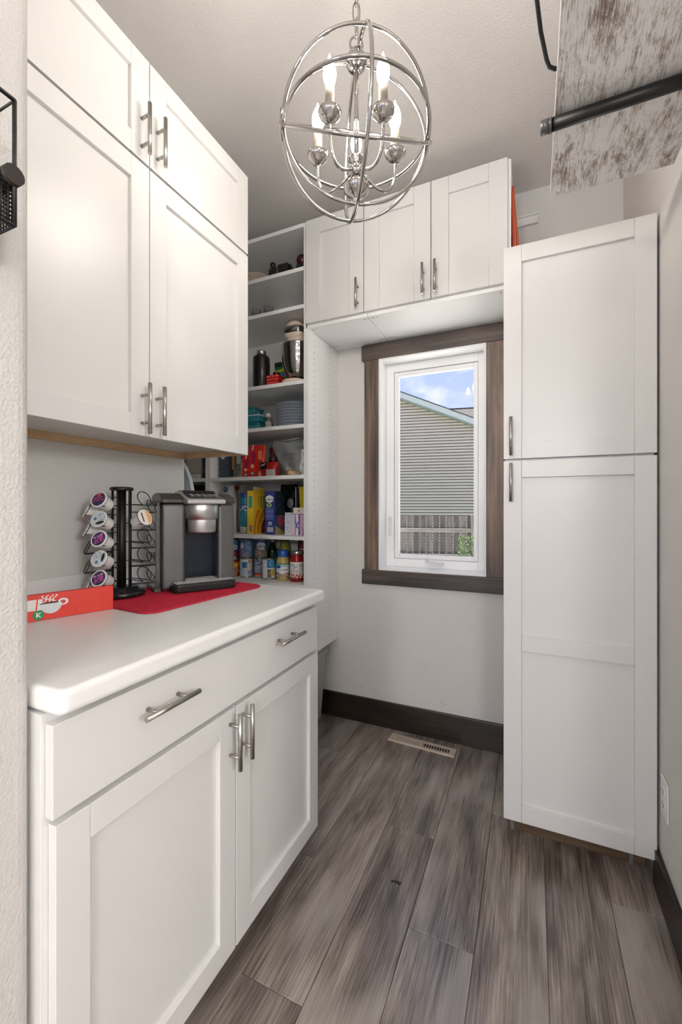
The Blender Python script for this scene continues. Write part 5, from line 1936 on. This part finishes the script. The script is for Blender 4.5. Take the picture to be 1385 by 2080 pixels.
rx_ = carton('food_box', 'red carton with pale stripes between the black bottle and the mixer', 'box', -1.322, 1.985, ZCc, 0.078, 0.07, 0.082, (196, 32, 32), lambda u, v: (228, 150, 150) if int(v * 18) % 4 == 0 and h01(int(u * 14), int(v * 18)) > 0.3 else (204, 34, 34), None, None, nu=24, nv=30)
kt = thing('round_tin', 'small black round tin resting on the red carton', 'tin', (-1.318, 2.022, ZCc + 0.0825))
MB().lathe([(0.0001, 0.0003), (0.020, 0.0003), (0.021, 0.002), (0.021, 0.018), (0.019, 0.020), (0.0001, 0.020)], 24).build('tin', M['black_plastic'], kt)
MB().lathe([(0.0001, 0.020), (0.012, 0.020), (0.009, 0.026), (0.0001, 0.028)], 20).build('knob', col((190, 186, 180), 0.3), kt)

mxr = thing('stand_mixer', 'cream stand mixer with a polished steel bowl on the open shelf', 'mixer', (-1.180, 2.065, ZCc))
CRM = col((224, 206, 186), 0.25)
# base plate and column
def oval(mb, cx_, cy_, rx, ry, z0, z1, n=32):
    pts_ = [(cx_ + rx * math.copysign(abs(math.cos(a)) ** 0.8, math.cos(a)), cy_ + ry * math.copysign(abs(math.sin(a)) ** 0.8, math.sin(a))) for a in [2 * PI * i / n for i in range(n)]]
    return mb.prism(pts_, z0, z1, smooth=True)
oval(MB(), 0.0, -0.015, 0.080, 0.125, 0.0004, 0.030).build('base', CRM, mxr, bevel=0.008, seg=3)
MB().lathe([(0.062, 0.030), (0.060, 0.036), (0.050, 0.040), (0.0001, 0.041)], 32, (0, -0.045, 0)).build('bowl_plate', col((70, 44, 34), 0.3), mxr)
oval(MB(), 0.0, 0.095, 0.046, 0.040, 0.028, 0.26).build('column', CRM, mxr, bevel=0.01, seg=3)
MB().lathe([(0.0001, 0.042), (0.044, 0.043), (0.052, 0.052), (0.072, 0.085), (0.086, 0.130), (0.090, 0.175), (0.090, 0.222), (0.0925, 0.226), (0.0915, 0.229), (0.088, 0.226), (0.087, 0.176), (0.083, 0.131), (0.069, 0.087), (0.050, 0.056), (0.0001, 0.050)], 48, (0, -0.042, 0)).build('bowl', M['chrome'], mxr)
# head: horizontal capsule along y pointing at the viewer
vs_, fs_ = [], []
st_ = [(-0.112, 0.020), (-0.108, 0.042), (-0.098, 0.054), (-0.080, 0.0605), (-0.04, 0.063), (0.05, 0.064), (0.10, 0.060), (0.128, 0.048), (0.138, 0.025)]
n = 28
for (y, r) in st_:
    for j in range(n):
        a = 2 * PI * j / n
        vs_.append((r * math.cos(a), y, 0.298 + r * 0.98 * math.sin(a)))
for i in range(len(st_) - 1):
    for j in range(n):
        fs_.append((i * n + j, i * n + (j + 1) % n, (i + 1) * n + (j + 1) % n, (i + 1) * n + j))
fs_.append(tuple(range(n)))
fs_.append(tuple((len(st_) - 1) * n + j for j in range(n)))
MB().add(vs_, fs_, 0, True).build('head', CRM, mxr)
vs_, fs_ = [], []
for (y, r) in ((-0.1125, 0.0375), (-0.1075, 0.0445), (-0.0985, 0.0555), (-0.080, 0.0618), (-0.045, 0.0640)):
    for j in range(n):
        a = 2 * PI * j / n
        zz = max(-0.014, min(0.022, r * math.sin(a)))
        vs_.append((r * math.cos(a) * (1.0), y, 0.298 + zz))
for i in range(4):
    for j in range(n):
        fs_.append((i * n + j, i * n + (j + 1) % n, (i + 1) * n + (j + 1) % n, (i + 1) * n + j))
fs_.append(tuple(range(n)))
MB().add(vs_, fs_, 0, True).build('trim_band', M['chrome'], mxr)
MB().lathe([(0.0001, 0.238), (0.050, 0.238), (0.056, 0.243), (0.0605, 0.285), (0.0001, 0.286)], 32, (0, -0.050, 0)).build('gear_case', CRM, mxr)
MB().cyl((0, -0.045, 0.238), (0, -0.045, 0.215), 0.022, 0.016, n=24).build('beater_hub', M['silver'], mxr)

# ---- shelf A and B
ZA, ZB = shelf_top(1), shelf_top(2)
wv_ = thing('woven_bowl', 'beige woven bowl on the top shelf', 'bowl', (-1.472, 2.05, ZA))
wp = MB()
for i in range(9):
    r = 0.052 + 0.030 * math.sin(i / 8 * PI / 2)
    pts_ = [((r + 0.0016 * (1 if (j + i) % 2 else -1)) * math.cos(2 * PI * j / 40), (r + 0.0016 * (1 if (j + i) % 2 else -1)) * math.sin(2 * PI * j / 40), 0.006 + i * 0.0105) for j in range(40)]
    wp.tube(pts_, 0.0060, 6, closed=True)
wp.build('coils', col((196, 186, 172), 0.8), wv_)
MB().lathe([(0.0001, 0.0008), (0.054, 0.0008), (0.054, 0.006), (0.0001, 0.006)], 32).build('foot', col((150, 132, 110), 0.8), wv_)
bt = thing('blender_jug', 'black bottle shape with a short neck on the top shelf', 'jug', (-1.335, 2.03, ZA))
MB().lathe([(0.0001, 0.0003), (0.036, 0.0003), (0.038, 0.004), (0.037, 0.075), (0.035, 0.100), (0.026, 0.118), (0.016, 0.124)], 32).build('body', M['black_plastic'], bt)
MB().lathe([(0.0165, 0.122), (0.0165, 0.146), (0.015, 0.149), (0.0001, 0.149)], 24).build('neck_cap', M['black_plastic'], bt, loc=(-0.012, 0, 0))
bb = thing('black_case', 'low black case with a rounded grip beside the black bottle on the top shelf', 'case', (-1.250, 2.03, ZA))
MB().box(-0.038, 0.030, -0.05, 0.05, 0.0004, 0.105).build('shell', M['black_plastic'], bb, bevel=0.008, seg=3)
MB().cyl((-0.030, 0.0, 0.112), (0.022, 0.0, 0.110), 0.008, n=12).build('grip', M['black_metal'], bb)
bx('latch', M['silver'], bb, -0.037, -0.033, -0.0515, -0.050, 0.02, 0.098)
orn = thing('glass_ornament', 'dark maroon glass ball in a black stand on the top shelf', 'ornament', (-1.155, 2.03, ZA))
MB().lathe([(0.0001, 0.0003), (0.040, 0.0003), (0.042, 0.004), (0.036, 0.088), (0.030, 0.092)], 28).build('stand', M['black_plastic'], orn)
MB().lathe([(0.034 * math.sin(PI * i / 16) + 0.0001, 0.118 - 0.034 * math.cos(PI * i / 16)) for i in range(17)], 32).build('ball', col((70, 18, 40), 0.06), orn)
for i, (x, lb) in enumerate(((-1.490, 'left one of two clear drinking glasses on the second shelf'), (-1.405, 'right one of two clear drinking glasses on the second shelf'))):
    t = thing('drinking_glass', lb, 'glass', (x, 2.07, ZB), 0, 'clear glasses on the second shelf')
    MB().lathe([(0.0001, 0.0004), (0.026, 0.0004), (0.027, 0.003), (0.033, 0.120), (0.0315, 0.120), (0.0255, 0.006), (0.0001, 0.006)], 28).build('glass', M['clearjar'], t)

# ---- second unit: magazines, navy folder, black box, and the pale blue board leaning in front
Z2a, Z2b = 1.383 + 0.0102, 1.10 + 0.0102
mg = thing('magazine_file', 'pale grey magazine file on the half hidden shelving unit', 'file box', (-1.870, 1.955, Z2a))
bx('case', col((190, 186, 178), 0.6), mg, -0.055, 0.062, 0, 0.20, 0.0004, 0.20, bevel=0.002)
bx('foot_lip', col((224, 222, 216), 0.5), mg, -0.055, 0.062, -0.004, 0.0, 0.0004, 0.03, bevel=0.001)
nf = thing('navy_binder', 'navy binder with a mauve label beside the pale magazine file', 'binder', (-1.775, 1.965, Z2a))
bx('cover', col((30, 52, 92), 0.45), nf, -0.028, 0.030, 0, 0.22, 0.0004, 0.235, bevel=0.003)
bx('label', col((128, 70, 120), 0.5), nf, -0.022, 0.022, -0.0008, 0.0, 0.035, 0.075)
bkx = thing('storage_box', 'black storage box on the shelf below the magazine file', 'box', (-1.83, 1.975, Z2b))
bx('body', col((26, 24, 24), 0.5), bkx, -0.09, 0.085, 0, 0.22, 0.0004, 0.22, bevel=0.004)
bx('lid', col((34, 31, 30), 0.5), bkx, -0.093, 0.088, -0.003, 0.222, 0.222, 0.250, bevel=0.004)
ib = thing('ironing_board', 'pale blue rounded board standing on end behind the left wall', 'board', (-1.626, 1.52, 0))
pts_ = []
HB, WBd = 1.49, 0.17
for i in range(13):
    a = PI * i / 12
    pts_.append((WBd * math.cos(a), HB - 0.26 + 0.26 * math.sin(a)))
pts_ += [(-WBd, 0.03), (WBd, 0.03)]
vsb = MB()
n = len(pts_)
vsb.add([(x, 0, z) for x, z in pts_] + [(x, 0.022, z) for x, z in pts_], [tuple(range(n)), tuple(range(2 * n - 1, n - 1, -1))] + [(i, (i + 1) % n, n + (i + 1) % n, n + i) for i in range(n)])
vsb.build('cover', col((216, 230, 238), 0.7), ib, bevel=0.004)
MB().tube([(-0.10, 0.03, 0.0), (-0.02, 0.04, 0.9), (0.02, 0.04, 0.9), (0.10, 0.03, 0.0)], 0.010, 10).build('folded_leg', col((60, 104, 150), 0.4), ib)
